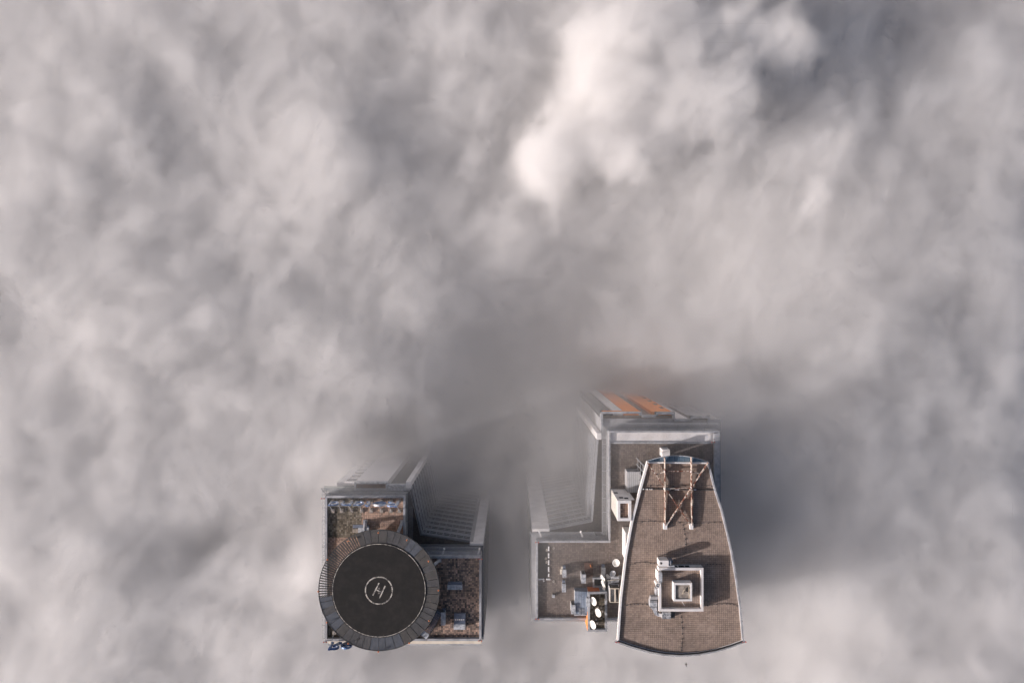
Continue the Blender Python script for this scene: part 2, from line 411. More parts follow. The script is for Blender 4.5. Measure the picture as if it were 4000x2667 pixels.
t.box(A.x, B.x, A.y - 0.4, A.y, -4.4, Zt).box(A.x, A.x + 0.4, -41.9, A.y - 0.41, -4.4, Zt).box(B.x - 0.4, B.x, -41.9, A.y - 0.41, -4.4, Zt)
t.box(B.x + 0.02, kx(1585), YF - 1.1, YF - 0.6, -4.4, Zt - 0.1).box(B.x + 0.02, kx(1607), -41.95, YF - 1.12, -4.4, Zt - 0.3)
t.build('terrace_parapet', 'galv', LT)
MB().box(A.x + 0.42, B.x - 0.42, -41.9, A.y - 0.42, -4.4, -4.1).build('terrace_floor', plain('brown_terrace', (0.17, 0.10, 0.075), (0.12, 0.075, 0.06), 1, .8), LT)
MB().box(kx(1265), kx(1383) - 0.1, -42.0, at(0, 1899, -3).y, -3.3, -3.0).build('glass_canopy', 'paleglass', LT)

# ------------------------------------------------------------------ right tower
RT = thing('office_tower', 'tower crowned by the sail-shaped roof with orange facade strips', 'tower', (35, -55, GZ))
UB = [tuple(at(x, y, ZP)[:2]) for x, y in ((2095, 2420), (2812, 2420), (2812, 1683), (2378, 1683), (2378, 2112), (2095, 2112))]
RB = [(5.0, -74.6), (52.0, -74.6), (52.0, -24.2), (40.8, -24.2), (40.8, -24.0), (22.1, -24.0), (22.1, -28.4), (21.4, -28.4), (19.9, -49.4), (9.3, -51.5), (5.0, -51.6)]
MB().prism(RB, GZ, ZT).build('wall', 'grey', RT)
MB().prism(UB, ZT, ZR).build('upper_wall', 'coping', RT)
insB = offset(UB, 0.40)
MB().ring(UB, insB, ZR, ZP).build('parapet', 'coping', RT)
wy0, wy1 = at(0, 1724, 0).y, at(0, 1684, 0).y
yb, yt = insB[0][1], wy0 - 0.45
jx, jy = insB[3][0], insB[5][1]
MB().box(jx, insB[1][0], jy, yt, 0, 0.03).build('brown_paving', 'grey_brown', RT)
MB().box(insB[0][0], insB[1][0], yb, jy, 0, 0.03).build('brown_paving', 'grey_brown', RT)
MB().box(jx, insB[1][0], wy0, wy1 - 0.3, 0, 0.25).build('white_roof_strip', 'white', RT)
MB().box(jx, insB[1][0], wy0 - 0.45, wy0 - 0.02, 0, 0.55).build('roof_kerb', 'coping', RT)
NW, NE = Vector((UB[3][0], UB[3][1], -0.4)), Vector((UB[2][0], UB[2][1], -0.4))
mb = MB(); louvres(mb, NW, NE, (0, 1, 0), 6, 0.40, 0.26, 0.05, 1, 0, 3.2, 0.05); mb.build('louvre_rail', 'tube', RT)
IC = Vector((UB[4][0], UB[4][1], -0.4))
mb = MB(); louvres(mb, IC, NW, (-1, 0, 0), 6, 0.30, 0.22, 0.05, -1, 1, 3.2, 0.04); mb.build('louvre_rail', 'tube', RT)
LW = Vector((UB[5][0], UB[5][1], -0.4)); LS = Vector((UB[0][0], UB[0][1], -0.4))
mb = MB(); louvres(mb, LW, IC, (0, 1, 0), 7, 0.30, 0.24, 0.045, 1, -1, 3.3, 0.05); mb.build('louvre_rail', 'tube', RT)
mb = MB(); louvres(mb, LS, LW, (-1, 0, 0), 6, 0.25, 0.19, 0.04, 1, 1, 3.3, 0.03); mb.build('louvre_rail', 'tube', RT)
mb = MB(); louvres(mb, LS, (UB[1][0] - 5, UB[1][1], -0.4), (0, -1, 0), 3, 0.22, 0.20, 0.045, 1, 0, 3.2, 0.0); mb.build('louvre_rail', 'tube', RT)
m = MB().box(UB[2][0] + 0.02, UB[2][0] + 0.5, -70, UB[2][1], -1.6, -0.6)
m.build('side_ledge', plain('blue_ledge', (0.075, 0.095, 0.14), (0.06, 0.075, 0.11), 1, 0.5), RT)
m = MB(); yy = UB[2][1] - 2.0
while yy > -66: m.box(UB[2][0] - 1.35, UB[2][0] - 0.05, yy - 1.3, yy, ZP + 0.004, ZP + 0.05); yy -= 1.42
MB().box(UB[2][0] - 1.4, UB[2][0] - 0.41, -74, wy1 - 0.4, 0.0, ZP - 0.004).build('parapet_bench', 'coping', RT)
m.build('coping_slab', 'coping', RT)
for px in (2079 + 28, 2269):
    q = at(px, 2078, 0.4); m = MB()
    for k in range(8): m.bar((q.x - 0.22 + 0.05 * k, q.y - 0.16 * k, 0.35), (q.x + 0.22 + 0.05 * k, q.y - 0.16 * k, 0.35), 0.07, 0.05)
    m.lathe((q.x, q.y + 0.15, 0.2), [(0.24, 0), (0.24, 0.25), (0.0, 0.36)], 10)
    m.build('ladder', 'bright', RT)
# curtain walls in the gap
MB().bar((21.4, -28.4, ZT + 0.3), (19.9, -49.4, ZT + 0.3), 0.35, 0.6).bar((19.9, -49.4, ZT + 0.3), (9.3, -51.5, ZT + 0.3), 0.35, 0.6).build('terrace_parapet', 'tube', RT)
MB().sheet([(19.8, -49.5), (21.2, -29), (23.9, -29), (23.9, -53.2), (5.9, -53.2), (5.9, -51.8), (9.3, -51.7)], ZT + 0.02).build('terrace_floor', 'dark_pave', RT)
fins((21.3, -29.5), (19.95, -49.2), RT, 20, ZT)
fins((19.7, -49.45), (9.4, -51.48), RT, 20, ZT)

MB().box(5.0, 9.28, -51.75, -51.15, GZ, -2.3).build('white_pier', 'white', RT)
MB().box(5.0, 20.5, -53.1, -52.2, -3.0, -1.7).build('roof_band', 'tube', RT)
MB().box(20.9, 22.0, -28.9, -27.3, GZ, -1.5).build('corner_pillar', 'white', RT)
m = MB()
for k in range(26): m.box(4.86, 5.0, -74, -54, -6.2 - 4 * k, -4.4 - 4 * k)
m.build('side_glazing', 'gglass', RT)
# north terrace and orange facade strips
k2 = lambda px, z=-3.0: (px - 2000) * (HC - z) / F
Zt = -3.0
def ty(py): return at(0, py, Zt).y
edge = [(2347, 1607), (2508, 1607), (2508, 1622), (2562, 1622), (2562, 1610), (2637, 1610), (2637, 1638), (2697, 1638), (2697, 1625), (2773, 1625), (2773, 1662)]
pl = [at(x, y, Zt) for x, y in edge]
pts_o = [at(2347, 1700, Zt)] + pl
wid = 0.55
m = MB()
for i in range(len(pts_o) - 1):
    a, b = pts_o[i], pts_o[i + 1]
    d = (b - a).normalized(); nrm = Vector((d.y, -d.x, 0))      # inward
    ext = d * wid if i < len(pts_o) - 2 else Vector()
    z = Zt - 0.003 * (i % 2)
    a2, b2 = a, b
    q = [a2, b2, b2 + nrm * wid, a2 + nrm * wid]
    m.prism([(p.x, p.y) for p in q[::-1]], Zt - 1.6, z)
m.build('terrace_parapet', 'coping', RT)
MB().box(k2(2350), k2(2640), at(0, 1680, Zt).y, ty(1625), -4.6, -4.2).build('terrace_floor', plain('sandy_terrace', (0.30, 0.235, 0.185), (0.22, 0.175, 0.14), 0.8, 0.85), RT)
def strip(name, x0, x1, yf, mat, z1=-4.62, back=-26.0):
    MB().box(k2(x0), k2(x1), back, ty(yf), GZ, z1).build(name, mat, RT)
strip('dark_facade', 2352, 2398, 1614, 'gglass')
strip('white_facade', 2399, 2437, 1608, 'white')
strip('orange_facade', 2440, 2503, 1607.6, 'orange')
strip('dark_facade', 2506, 2548, 1621, 'gglass')
strip('orange_facade', 2550, 2628, 1609.6, 'orange')
strip('white_facade', 2640, 2692, 1637, 'white')
strip('grey_facade', 2700, 2770, 1630, 'grey')
m = MB()
for k in range(18): m.box(k2(2608), k2(2622), -24, ty(1609.2), -14 - 8 * k, -11 - 8 * k)
m.build('facade_window', 'glass', RT)
MB().box(k2(2352), k2(2503), ty(1607) - 0.02, ty(1606.2), -4.5, -3.15).build('orange_edge', 'orange', RT)

# ---- sail roof
ZS = 11.0
right = [(2767, 1804), (2794, 1911), (2818, 1984), (2841, 2076), (2859, 2156), (2877, 2263), (2891, 2362), (2903, 2501)]
bottom = [(2855, 2519), (2795, 2537), (2728, 2549), (2657, 2554), (2595, 2550), (2539, 2540), (2470, 2521), (2409, 2500)]
left = [(2421, 2328), (2440, 2170), (2463, 2040), (2495, 1915), (2526, 1800)]
sail = [tuple(at(x, y, ZS)[:2]) for x, y in (right + bottom + left)][::-1]      # counter-clockwise
MB().prism(offset(sail, 0.05), ZS - 0.7, ZS).build('sail_slab', 'white', RT)
MB().sheet(offset(sail, 0.3), ZS + 0.02).build('sail_paving', 'brown', RT)
nS = len(sail); L0 = len(left)
si = offset(sail, 0.38)
lp = sail[:L0 + 1]; li = [offset(sail, 0.48)[i] for i in range(L0 + 1)]
MB().ring(lp, li, ZS, ZS + 0.42, closed=False).build('side_parapet', 'bright', RT)  # sun on this side painted in as white; the opposite parapet is grey
rp = sail[L0 + len(bottom):]; ri = si[L0 + len(bottom):]
MB().ring(rp, ri, ZS, ZS + 0.7, closed=False).build('side_parapet', 'coping', RT)
bp = sail[L0:L0 + len(bottom) + 1]; bo = offset(sail, -0.62)[L0:L0 + len(bottom) + 1]; bi = offset(sail, 0.14)[L0:L0 + len(bottom) + 1]
MB().ring(bp, bi, ZS, ZS + 0.55, closed=False).build('end_parapet', 'darkmetal', RT)
MB().ring(bo, [Vector(p) * 1.0 for p in offset(sail, -0.02)[L0:L0 + len(bottom) + 1]], ZS - 0.6, ZS - 0.1, closed=False).build('end_cornice', 'coping', RT)
C0, C1 = at(2529, 1804, ZS), at(2766, 1806, ZS)
MB().bar(C0 + Vector((0, 0, 0.35)), C1 + Vector((0, 0, 0.35)), 0.32, 0.7).build('chord_beam', 'bright', RT)
arc = []
for i in range(17):
    u = i / 16; x = 2527 + (2768 - 2527) * u
    arc.append(at(x, 1800.5 + 4 * u - 23.5 * (1 - (2 * u - 1) ** 2), ZS + 0.3))
low = [Vector((p.x, C0.y + (C1.y - C0.y) * i / 16 + 0.2, ZS + 0.55)) for i, p in enumerate(arc)]
m = MB(); n = len(arc)
m.add(low + arc + [p - Vector((0, 0, 0.15)) for p in low] + [p - Vector((0, 0, 0.15)) for p in arc],
      [(i, i + 1, n + i + 1, n + i) for i in range(n - 1)] + [(2 * n + i + 1, 2 * n + i, 3 * n + i, 3 * n + i + 1) for i in range(n - 1)] + [(n + i, n + i + 1, 3 * n + i + 1, 3 * n + i) for i in range(n - 1)])
m.build('glass_canopy', 'skyglass', RT)
m = MB()
for i in range(n - 1): m.bar(arc[i], arc[i + 1], 0.14, 0.16)
m.build('canopy_rim', 'galv', RT)
# walls and frame below the overhang
core = [(30.6, -73.8), (51.6, -73.8), (49.0, -55), (45.2, -34.6), (32.0, -34.6)]
MB().prism(core, -3.0, ZS - 0.72).build('sail_wall', 'grey', RT)
m = MB()
for k in range(7):
    yq = -33 - 1.5 * k
    m.box(30.25, 30.5, yq - 0.12, yq, 0.05, ZS - 0.8)
for zz in (3, 6.5, 9.8): m.box(30.15, 30.24, -43.2, -32.8, zz, zz + 0.25)
m.build('wall_frame', 'tube', RT)

# ------------------------------------------------------------------ helipad
ZD = 4.5
HCt = at(1480, 2305, ZD); HCt.z = 0
HP = thing('helipad', 'round black rooftop helipad with white H and dark panelled apron', 'helipad', (HCt.x, HCt.y, 0))
def pol(r, deg, z): return Vector((HCt.x + r * math.cos(R(deg)), HCt.y + r * math.sin(R(deg)), z))
def sector(mb, r0, r1, a0, a1, z0, z1, mi=0):
    n = max(1, int(abs(a1 - a0) / 3))
    o = [pol(r1, a0 + (a1 - a0) * i / n, 0) for i in range(n + 1)]; q = [pol(r0, a0 + (a1 - a0) * i / n, 0) for i in range(n + 1)]
    return mb.ring(o, q, z0, z1, mi, closed=False)
RO, RI = 14.43, 11.30
circ = lambda r, n=96: [(pol(r, 360 * i / n, 0).x, pol(r, 360 * i / n, 0).y) for i in range(n)]
MB().prism(circ(11.22), ZD - 0.5, ZD).build('landing_deck', 'asphalt', HP)
MB().ring(circ(11.10), circ(10.96), ZD + 0.004, ZD + 0.012).build('edge_marking', 'mark', HP)
MB().ring(circ(11.32), circ(11.225), ZD - 0.4, ZD - 0.06).build('gutter', 'black', HP)
m = MB().ring(circ(3.34, 64), circ(3.07, 64), ZD + 0.004, ZD + 0.012); m.build('circle_marking', 'mark', HP)
m = MB()
def hp(zx, zy): return at(1200 + zx * 0.3189, 2060 + zy * 0.3189, ZD)
for (a, b, w, dz) in (((880, 675), (803, 831), .28, 0), ((955, 712), (884, 868), .28, 0), ((848, 762), (912, 786), .26, .002)):
    p, q = hp(*a), hp(*b); m.bar((p.x, p.y, ZD + 0.008 + dz), (q.x, q.y, ZD + 0.008 + dz), w, 0.008)
m.build('letter_marking', 'mark', HP)
m = MB()
for c in ((880, 744), (879, 799)):
    p = hp(*c); m.box(p.x - .22, p.x + .22, p.y - .22, p.y + .22, ZD + 0.002, ZD + 0.006)
m.build('grey_patch', 'markgrey', HP)
random.seed(3)
a = 113.0; i = 0
while a > -172.9:
    w = random.choice((6.2, 7.6, 8.2, 9.0, 7.0)); b = max(a - w, -173.0)
    if b < -169: b = -173.0
    mt = 'panel_b' if (45 < a < 62 or -92 < a < -60 or -150 < a < -128 or -170 < a < -160) else random.choice(('panel', 'panel', 'panel_c'))
    mp = sector(MB(), RI + 0.03, RO - 0.06, b + 0.22, a - 0.22, ZD - 0.22 - 0.01 * (i % 3), ZD - 0.10 - 0.01 * (i % 3))
    mp.build('apron_panel', mt, HP)
    a = b; i += 1
m = MB(); a = 113.0
for k in range(70):          # pale seams under the panel joints
    pass
sector(m, RI + 0.03, RO - 0.1, -172.9, 112.9, ZD - 0.34, ZD - 0.30); m.build('apron_underlay', 'seam', HP)
m = MB(); a = 114.0
while a < 186.5:
    w = 1.5 if a < 150 else 1.15
    mt = sector(m, RI + 0.05, RO - 0.1, a, a + w, ZD - 0.2, ZD - 0.12); a += 2.55
m.build('apron_slats', 'panel_c', HP)
m = MB().ring(circ(RO), circ(RO - 0.14), ZD - 0.45, ZD - 0.05); m.build('rim', 'darkmetal', HP)
m = MB()
for k in range(24):
    if 112 < (k * 15 + 5) % 360 < 187: continue
    m.bar(pol(4, k * 15 + 5, ZD - 0.9), pol(RO - 0.3, k * 15 + 5, ZD - 0.6), 0.18, 0.5)
for r in (6, 10.6): m.ring(circ(r, 48), circ(r - 0.3, 48), ZD - 1.6, ZD - 0.55)
m.build('deck_truss', 'darkmetal', HP)
MB().prism(circ(10.4, 40), 1.4, ZD - 1.61).build('support_drum', 'grey', HP)
m = MB()
for k in range(10): 
    p = pol(8.5, k * 36 + 10, 0); m.tube([(p.x, p.y, 0), (p.x, p.y, 1.6)], 0.4, 10)
m.build('support_columns', 'coping', HP)
for (x0, y0), (x1, y1) in (((1427, 2037), (1425, 2085)), ((1572, 2037), (1549, 2092)), ((1716, 2187), (1690, 2210))):
    a_, b_ = at(x0, y0, 0.1), at(x1, y1, 3.6)
    m = MB().tube([a_, b_], 0.40, 12); m.box(a_.x - .5, a_.x + .5, a_.y - .45, a_.y + .45, 0.0, 0.3)
    m.build('raking_strut', 'coping', HP)
for deg in (90, 61, 31, 1, -30, -59, -90, -120, -149, 180, 148, 121):
    rr = 14.25 if deg not in (61, 31, 90, 121, -30) else 13.9
    p = pol(rr, deg, ZD)
    m = MB().tube([(p.x, p.y, ZD - 0.3), (p.x, p.y, ZD + 0.50)], 0.05, 8)
    m.bar((p.x, p.y, ZD + 0.35), pol(rr + 0.25, deg, ZD + 0.35), 0.06, 0.06)
    m.lathe((p.x, p.y, ZD + 0.5), [(0.09, 0), (0.17, 0.02), (0.18, 0.22), (0.12, 0.36), (0, 0.42)], 12, 1)
    m.build('edge_lamp', ['cream', 'orange_lamp'], HP)

ST = thing('metal_staircase', 'dark metal stair curving down beside the helipad rim', 'staircase', (*at(1700, 2450, 0)[:2], 0))
n = 14
for k in range(n):
    u = k / (n - 1); zx = 1610 - 160 * u - 18 * math.sin(u * math.pi) * -1; zy = 1035 + 270 * u
    z = 1.2 + 2.6 * u
    p = at(1200 + zx * 0.3189, 2060 + zy * 0.3189, z)
    ang = R(-30 - 8 * u)
    d = Vector((math.cos(ang), math.sin(ang), 0)); c = p - d * 0.0
    MB().bar(c - d * 0.62, c + d * 0.62, 0.27, 0.06).build('step', 'bluebox', ST)
m = MB()
for s in (-0.68, 0.68):
    pts = []
    for k in range(n):
        u = k / (n - 1); zx = 1610 - 160 * u + 18 * math.sin(u * math.pi); zy = 1035 + 270 * u; z = 1.2 + 2.6 * u
        p = at(1200 + zx * 0.3189, 2060 + zy * 0.3189, z); ang = R(-30 - 8 * u)
        pts.append(p + Vector((math.cos(ang), math.sin(ang), -0.1)) * s)
    m.tube(pts, 0.07, 5)
    if s > 0:
        m.tube([p + Vector((0, 0, 1.0)) for p in pts], 0.035, 5)
        for p in pts[::2]: m.tube([p, p + Vector((0, 0, 1.0))], 0.03, 5)
m.build('handrail', 'darkmetal', ST)
a0 = at(1653, 2472, 3.9); a1 = at(1668, 2484, 3.9)
c = (a0 + a1) / 2
m = MB(); d = Vector((math.cos(R(-38)), math.sin(R(-38)), 0)); s = Vector((-d.y, d.x, 0))
m.bar(c - d * 0.9, c + d * 0.9, 1.3, 0.12); m.build('landing', 'galv', ST)
m = MB()
for i_, j_ in ((-.9, -.62), (.9, -.62), (.9, .62)):
    q = c + d * i_ + s * j_; m.tube([q, q + Vector((0, 0, 1.0))], 0.035, 5); m.tube([q, Vector((q.x, q.y, 0.03))], 0.05, 5)
for zz in (0.5, 1.0): m.tube([c - d * .9 - s * .62 + Vector((0, 0, zz)), c + d * .9 - s * .62 + Vector((0, 0, zz)), c + d * .9 + s * .62 + Vector((0, 0, zz))], 0.03, 5)
m.build('guard_rail', 'darkmetal', ST)
m = MB(); q = at(1705, 2385, 1.2); m.bar((q.x - .2, q.y, 1.1), (q.x + 1.6, q.y - .4, 1.1), 1.3, 0.1).tube([(q.x + 1.2, q.y - .3, 0.03), (q.x + 1.2, q.y - .3, 1.1)], 0.05, 5).tube([(q.x, q.y, 0.03), (q.x, q.y, 1.1)], 0.05, 5)
m.build('landing', 'darkmetal', ST)

# ------------------------------------------------------------------ rooftop signs
def ribbon(pts, w):
    """2D stroke outline (list of quads) with mitred joints."""
    n = len(pts); L = []; Rr = []
    for i in range(n):
        a = Vector(pts[max(i - 1, 0)]); b = Vector(pts[min(i + 1, n - 1)]); d = (b - a).normalized(); nn = Vector((-d.y, d.x))
        L.append(Vector(pts[i]) + nn * w / 2); Rr.append(Vector(pts[i]) - nn * w / 2)
    return L, Rr

def arcp(cx, cy, rx, ry, a0, a1, n=14):
    return [(cx + rx * math.cos(R(a0 + (a1 - a0) * i / n)), cy + ry * math.sin(R(a0 + (a1 - a0) * i / n))) for i in range(n + 1)]

# strokes in a unit box: u 0..1 along the word, v 0..1 upwards
GLYPH = {
    'R': [([(0.13, 0), (0.13, 1.0)], .24), ([(0.13, .9)] + [(0.5, .9)] + arcp(.52, .70, .33, .20, 90, -90, 10) + [(0.30, .5)], .2), ([(0.42, .5), (0.70, .14), (0.98, .07)], .22)],
    't': [([(0.45, 1.0), (0.45, .25), (0.55, .09), (0.98, .07)], .24), ([(0.05, .76), (0.95, .76)], .16)],
    'a': [([(0.88, 0), (0.88, .80)], .22), (arcp(.48, .40, .38, .33, 50, 330, 18), .2)],
    'n': [([(0.12, 0), (0.12, .82)], .22), ([(0.12, .5)] + arcp(.5, .44, .37, .30, 150, 0, 12) + [(0.87, 0.0)], .2)],
}
def letter(parent, ch, x_left, x_right, y, z0, h, t, sgn, mats, lean=0.0):
    """x_left is where the letter starts for its reader; the reader stands on the +Y side when sgn=-1 (reading towards -X)."""
    W = x_right - x_left; m = MB()
    for k, (pts, w) in enumerate(GLYPH[ch]):
        w3 = w * h * 0.62
        P2 = [(u * W, v * h) for u, v in pts]
        L, Q = ribbon(P2, w3); n = len(L); tt = t + 0.006 * k
        def W3(p, f): return Vector((x_left + p.x, y + f * tt / 2 + p.y * lean, z0 + p.y))
        v = [W3(p, 1) for p in L] + [W3(p, 1) for p in Q] + [W3(p, -1) for p in L] + [W3(p, -1) for p in Q]
        for i in range(n - 1):
            pass
        fr = [(i, i + 1, n + i + 1, n + i) for i in range(n - 1)]
        bk = [(2 * n + i, 3 * n + i, 3 * n + i + 1, 2 * n + i + 1) for i in range(n - 1)]
        sd = [(i, 2 * n + i, 2 * n + i + 1, i + 1) for i in range(n - 1)] + [(n + i, n + i + 1, 3 * n + i + 1, 3 * n + i) for i in range(n - 1)] + [(0, n, 3 * n, 2 * n), (n - 1, 3 * n - 1, 4 * n - 1, 2 * n - 1)]
        m.add(v, fr, 0); m.add(v, bk, 1); m.add(v, sd, 2)
    return m.build('letter', mats, parent)

def emblem(parent, cx, y, cz, rx, rz, t, f, mats):
    m = MB(); n = 40
    E2 = lambda k, s: Vector((cx + rx * s * math.cos(2 * math.pi * k / n), 0, cz + rz * s * math.sin(2 * math.pi * k / n)))
    for s0, s1 in ((1.0, 0.84),):
        v = []
        for fy in (1, -1):
            for s_ in (s0, s1): v += [E2(k, s_) + Vector((0, y + fy * t / 2, 0)) for k in range(n)]
        q = []
        for k in range(n):
            j = (k + 1) % n
            q += [(k, j, n + j, n + k), (2 * n + j, 2 * n + k, 3 * n + k, 3 * n + j)]
        m.add(v, q, 0)
        m.add(v, [(k, (k + 1) % n, 2 * n + (k + 1) % n, 2 * n + k) for k in range(n)] + [(n + k, (n + (k + 1) % n), 3 * n + (k + 1) % n, 3 * n + k) for k in range(n)], 2)
    # a dark lower bowl and white arcs fanning over the upper half
    pts = [E2(k, .80) for k in range(n) if math.sin(2 * math.pi * k / n) < 0.05]
    lo = sorted(pts, key=lambda p: math.atan2(p.z - cz - 0.01, p.x - cx) % (2 * math.pi))
    m.add([p + Vector((0, y + f * t * .3, 0)) for p in lo] + [p + Vector((0, y - f * t * .3, 0)) for p in lo], [tuple(range(len(lo))), tuple(range(2 * len(lo) - 1, len(lo) - 1, -1))], 0)
    for j in range(5):
        a_ = [Vector((cx + rx * .8 * math.cos(R(160 - 26 * j)), y, cz + rz * .82 * math.sin(R(160 - 26 * j)))), Vector((cx + rx * (.25 - .1 * j), y, cz + rz * .25)), Vector((cx + rx * (.5 - .08 * j), y, cz - rz * .35))]
        m.tube([a_[0], (a_[0] + a_[1] * 2) / 3 + Vector((0, 0, .1)), a_[1], a_[2]], 0.085, 5, 2)
    return m.build('emblem', mats, parent)

yS = -43.6
S1 = thing('rooftop_sign', 'blue and white standing letters spelling Rotana along the north parapet', 'sign', (-36, yS, 0), 'letter signs on the helipad tower')
mats1 = ['signwhite', 'navy', 'blue']
for ch, xl, xr, h in (('R', -27.35, -30.1, 4.0), ('t', -33.95, -35.3, 3.7), ('a', -35.75, -38.1, 3.5), ('n', -38.5, -41.3, 3.5), ('a', -41.8, -44.1, 3.5)):
    letter(S1, ch, xl, xr, yS, 0.55, h, 0.28, -1, mats1, -0.06)
emblem(S1, -31.95, yS - .12, 2.3, 1.5, 1.75, 0.4, 1, ['blue', 'navy', 'signwhite'])
m = MB()
for zz in (0.75, 2.0, 3.3): m.bar((-44.3, yS - 0.35, zz), (-27.1, yS - 0.35, zz), 0.08, 0.08)
m.build('rail', 'galv', S1)
tops = [(380, 440), (585, 635), (805, 855), (1035, 1075), (1245, 1285), (1465, 1508), (1685, 1718), (1855, 1900)]
for a_, b_ in tops:
    p = at(1220 + a_ * .1786, 1973, 4.2); q = at(1220 + b_ * .1786, 1995, 0.45)
    MB().tube([(p.x, yS - 0.4, 3.9), (q.x, q.y, 0.4)], 0.085, 6).tube([(q.x, yS - 0.4, 0.4), (q.x, yS - 0.4, 4.0)], 0.06, 6).build('support_leg', 'galv', S1)
    m = MB().box(q.x - .42, q.x + .42, q.y - .48, q.y + .42, 0.03, 0.42)
    m.box(q.x - .40, q.x + .40, yS - .30, yS + .42, 0.03, 0.40)
    m.build('base_block', 'concrete', S1)
yS2 = at(0, 2502, -0.5).y
S2 = thing('rooftop_sign', 'dark blue backs of two sign letters leaning out past the south parapet', 'sign', (-42, yS2, 0), 'letter signs on the helipad tower')
letter(S2, 'R', at(1289, 0, 1.8).x, at(1332, 0, 1.8).x, yS2, 0.3, 3.7, 0.4, 1, ['blue', 'navy', 'navy'], -0.02)
emblem(S2, at(1355, 0, 1.8).x, yS2, 2.0, 1.35, 1.6, 0.4, -1, ['navy', 'navy', 'blue'])
m = MB()
for zz in (0.6, 1.8): m.bar((-44.2, yS2 + 0.3, zz), (-38.6, yS2 + 0.3, zz), 0.08, 0.08)
m.build('rail', 'galv', S2)
for x in (-43.6, -41.8):
    MB().tube([(x, yS2 + 0.3, 3.2), (x + .3, yS2 + 2.4, 0.5)], 0.07, 6).build('support_leg', 'galv', S2)
    MB().box(x - .15, x + .75, yS2 + 2.0, yS2 + 2.9, 0.03, 0.5).build('base_block', 'concrete', S2)

# ------------------------------------------------------------------ roof equipment: left tower
def vent(label, x0, y0, x1, y1, z0, z1, hood='top', mat='galv', group='metal vents on the tower roofs', name='vent_housing', cat='roof vent'):
    """A sheet-metal ventilation housing: body, overhanging lid, louvre grille on the north side, kerb."""
    a, b = at(x0, y0, z1), at(x1, y1, z1)
    cx, cy = (a.x + b.x) / 2, (a.y + b.y) / 2
    t = thing(name, label, cat, (cx, cy, z0), group)
    ax, bx, ay, by = a.x, b.x, b.y, a.y
    MB().box(ax + .06, bx - .06, ay + .06, by - .06, z0 + 0.12, z1 - 0.07).build('body', mat, t)
    MB().box(ax, bx, ay, by, z1 - 0.068, z1).build('lid', mat, t)
    MB().box(ax - .02, bx + .02, ay - .02, by + .02, z0 + .01, z0 + 0.118).build('kerb', 'concrete', t)
    m = MB(); hgt = z1 - z0; n = max(3, int((hgt - .5) / 0.16))
    for k in range(n):
        z = z0 + .25 + (hgt - .5) * k / n
        m.bar((ax + .15, by - .03, z), (bx - .15, by - .03, z), 0.09, 0.03)
    m.build('grille', 'darkmetal', t)
    if hood == 'cowl':
        MB().box(ax + .15, bx - .15, by - .05, by + .55, z0 + .01, z0 + hgt * .62).build('cowl', 'bluebox', t)
    return t

Zf = 0.03
vent('long pale metal vent box lying just right of the helipad rim', 1747, 2284, 1806, 2302, Zf, 1.0, 'cowl')
t = vent('narrow blue-grey metal vent standing beside the helipad stair', 1722, 2391, 1740, 2441, Zf, 1.5, 'cowl')
t = vent('pale metal hood with shade-blue north slope and five bright dots beside the south parapet', 1772, 2437, 1817, 2458, Zf, 1.8, '')
a, b = at(1774, 2414, .6), at(1817, 2437, 1.82)
m = MB(); A = at(1775, 2413, 0.5); 
yb_, yt_ = at(0, 2437, 1.82).y, at(0, 2437, 1.82).y + 2.2
x0_, x1_ = at(1773, 0, 1.8).x, at(1817, 0, 1.8).x
m.add([(x0_, yb_, 1.84), (x1_, yb_, 1.84), (x1_, yt_, .9), (x0_, yt_, .9), (x0_, yb_, .2), (x1_, yb_, .2), (x1_, yt_, .2), (x0_, yt_, .2)],
      [(0, 1, 2, 3), (3, 2, 6, 7), (0, 3, 7, 4), (1, 5, 6, 2), (4, 7, 6, 5)])
m.build('shade_blue_slope', 'bluebox', t)  # shade on the north slope painted as blue-grey
m = MB()
for k in range(5):
    x = x0_ + (x1_ - x0_) * (k + .75) / 5.5; m.box(x - .13, x + .13, yb_ + .85, yb_ + 1.1, 1.42, 1.5)
m.build('marker_dots', 'bright', t)
t = vent('low flat vent with dark blue lid at the upper edge of the helipad', 1399, 2056, 1441, 2080, Zf, 0.9, '')
a, b = at(1378, 2052, 1.0), at(1440, 2063, 1.0)
MB().box(a.x, b.x, b.y + .1, a.y + .2, .92, 1.0).build('blue_lid', 'bluebox', t)
a, b = at(1377, 2064, .5), at(1402, 2080, .5)
MB().box(a.x, b.x, b.y, a.y, 0.03, .5).build('concrete_plinth', 'concrete', t)

# ------------------------------------------------------------------ roof equipment: lower roof of the right tower
def z5(zx, zy): return 2040 + zx * 0.1913, 2180 + zy * 0.1913
def vent5(label, zx0, zy0, zx1, zy1, h, **k): return vent(label, *z5(zx0, zy0), *z5(zx1, zy1), Zf, h, **k)
t = vent5('tall pale vent with small tan boxes at its side', 822, 228, 903, 388, 1.7, hood='cowl')
m = MB()
for zx, zy in ((793, 255), (793, 298), (815, 195)):
    p = at(*z5(zx, zy), .5); m.box(p.x - .22, p.x + .22, p.y - .3, p.y + .3, 0.03, 0.5)
m.build('side_box', 'cream', t)
vent5('stained pale vent with dark cap standing below the tan-boxed vent', 812, 520, 893, 690, 1.5, hood='cowl')
vent5('tallest pale vent standing beside the brown slatted timber rack', 1207, 328, 1300, 508, 2.8, hood='')
vent5('streaked pale vent standing between the timber rack and the small dishes', 1615, 190, 1700, 375, 1.1, hood='cowl')
vent5('smallest pale vent cube alone on the brown paving', 608, 745, 665, 803, 1.1, hood='')
vent5('tall marbled vent against the left wall of the blue metal shed', 998, 955, 1087, 1135, 2.9, hood='')

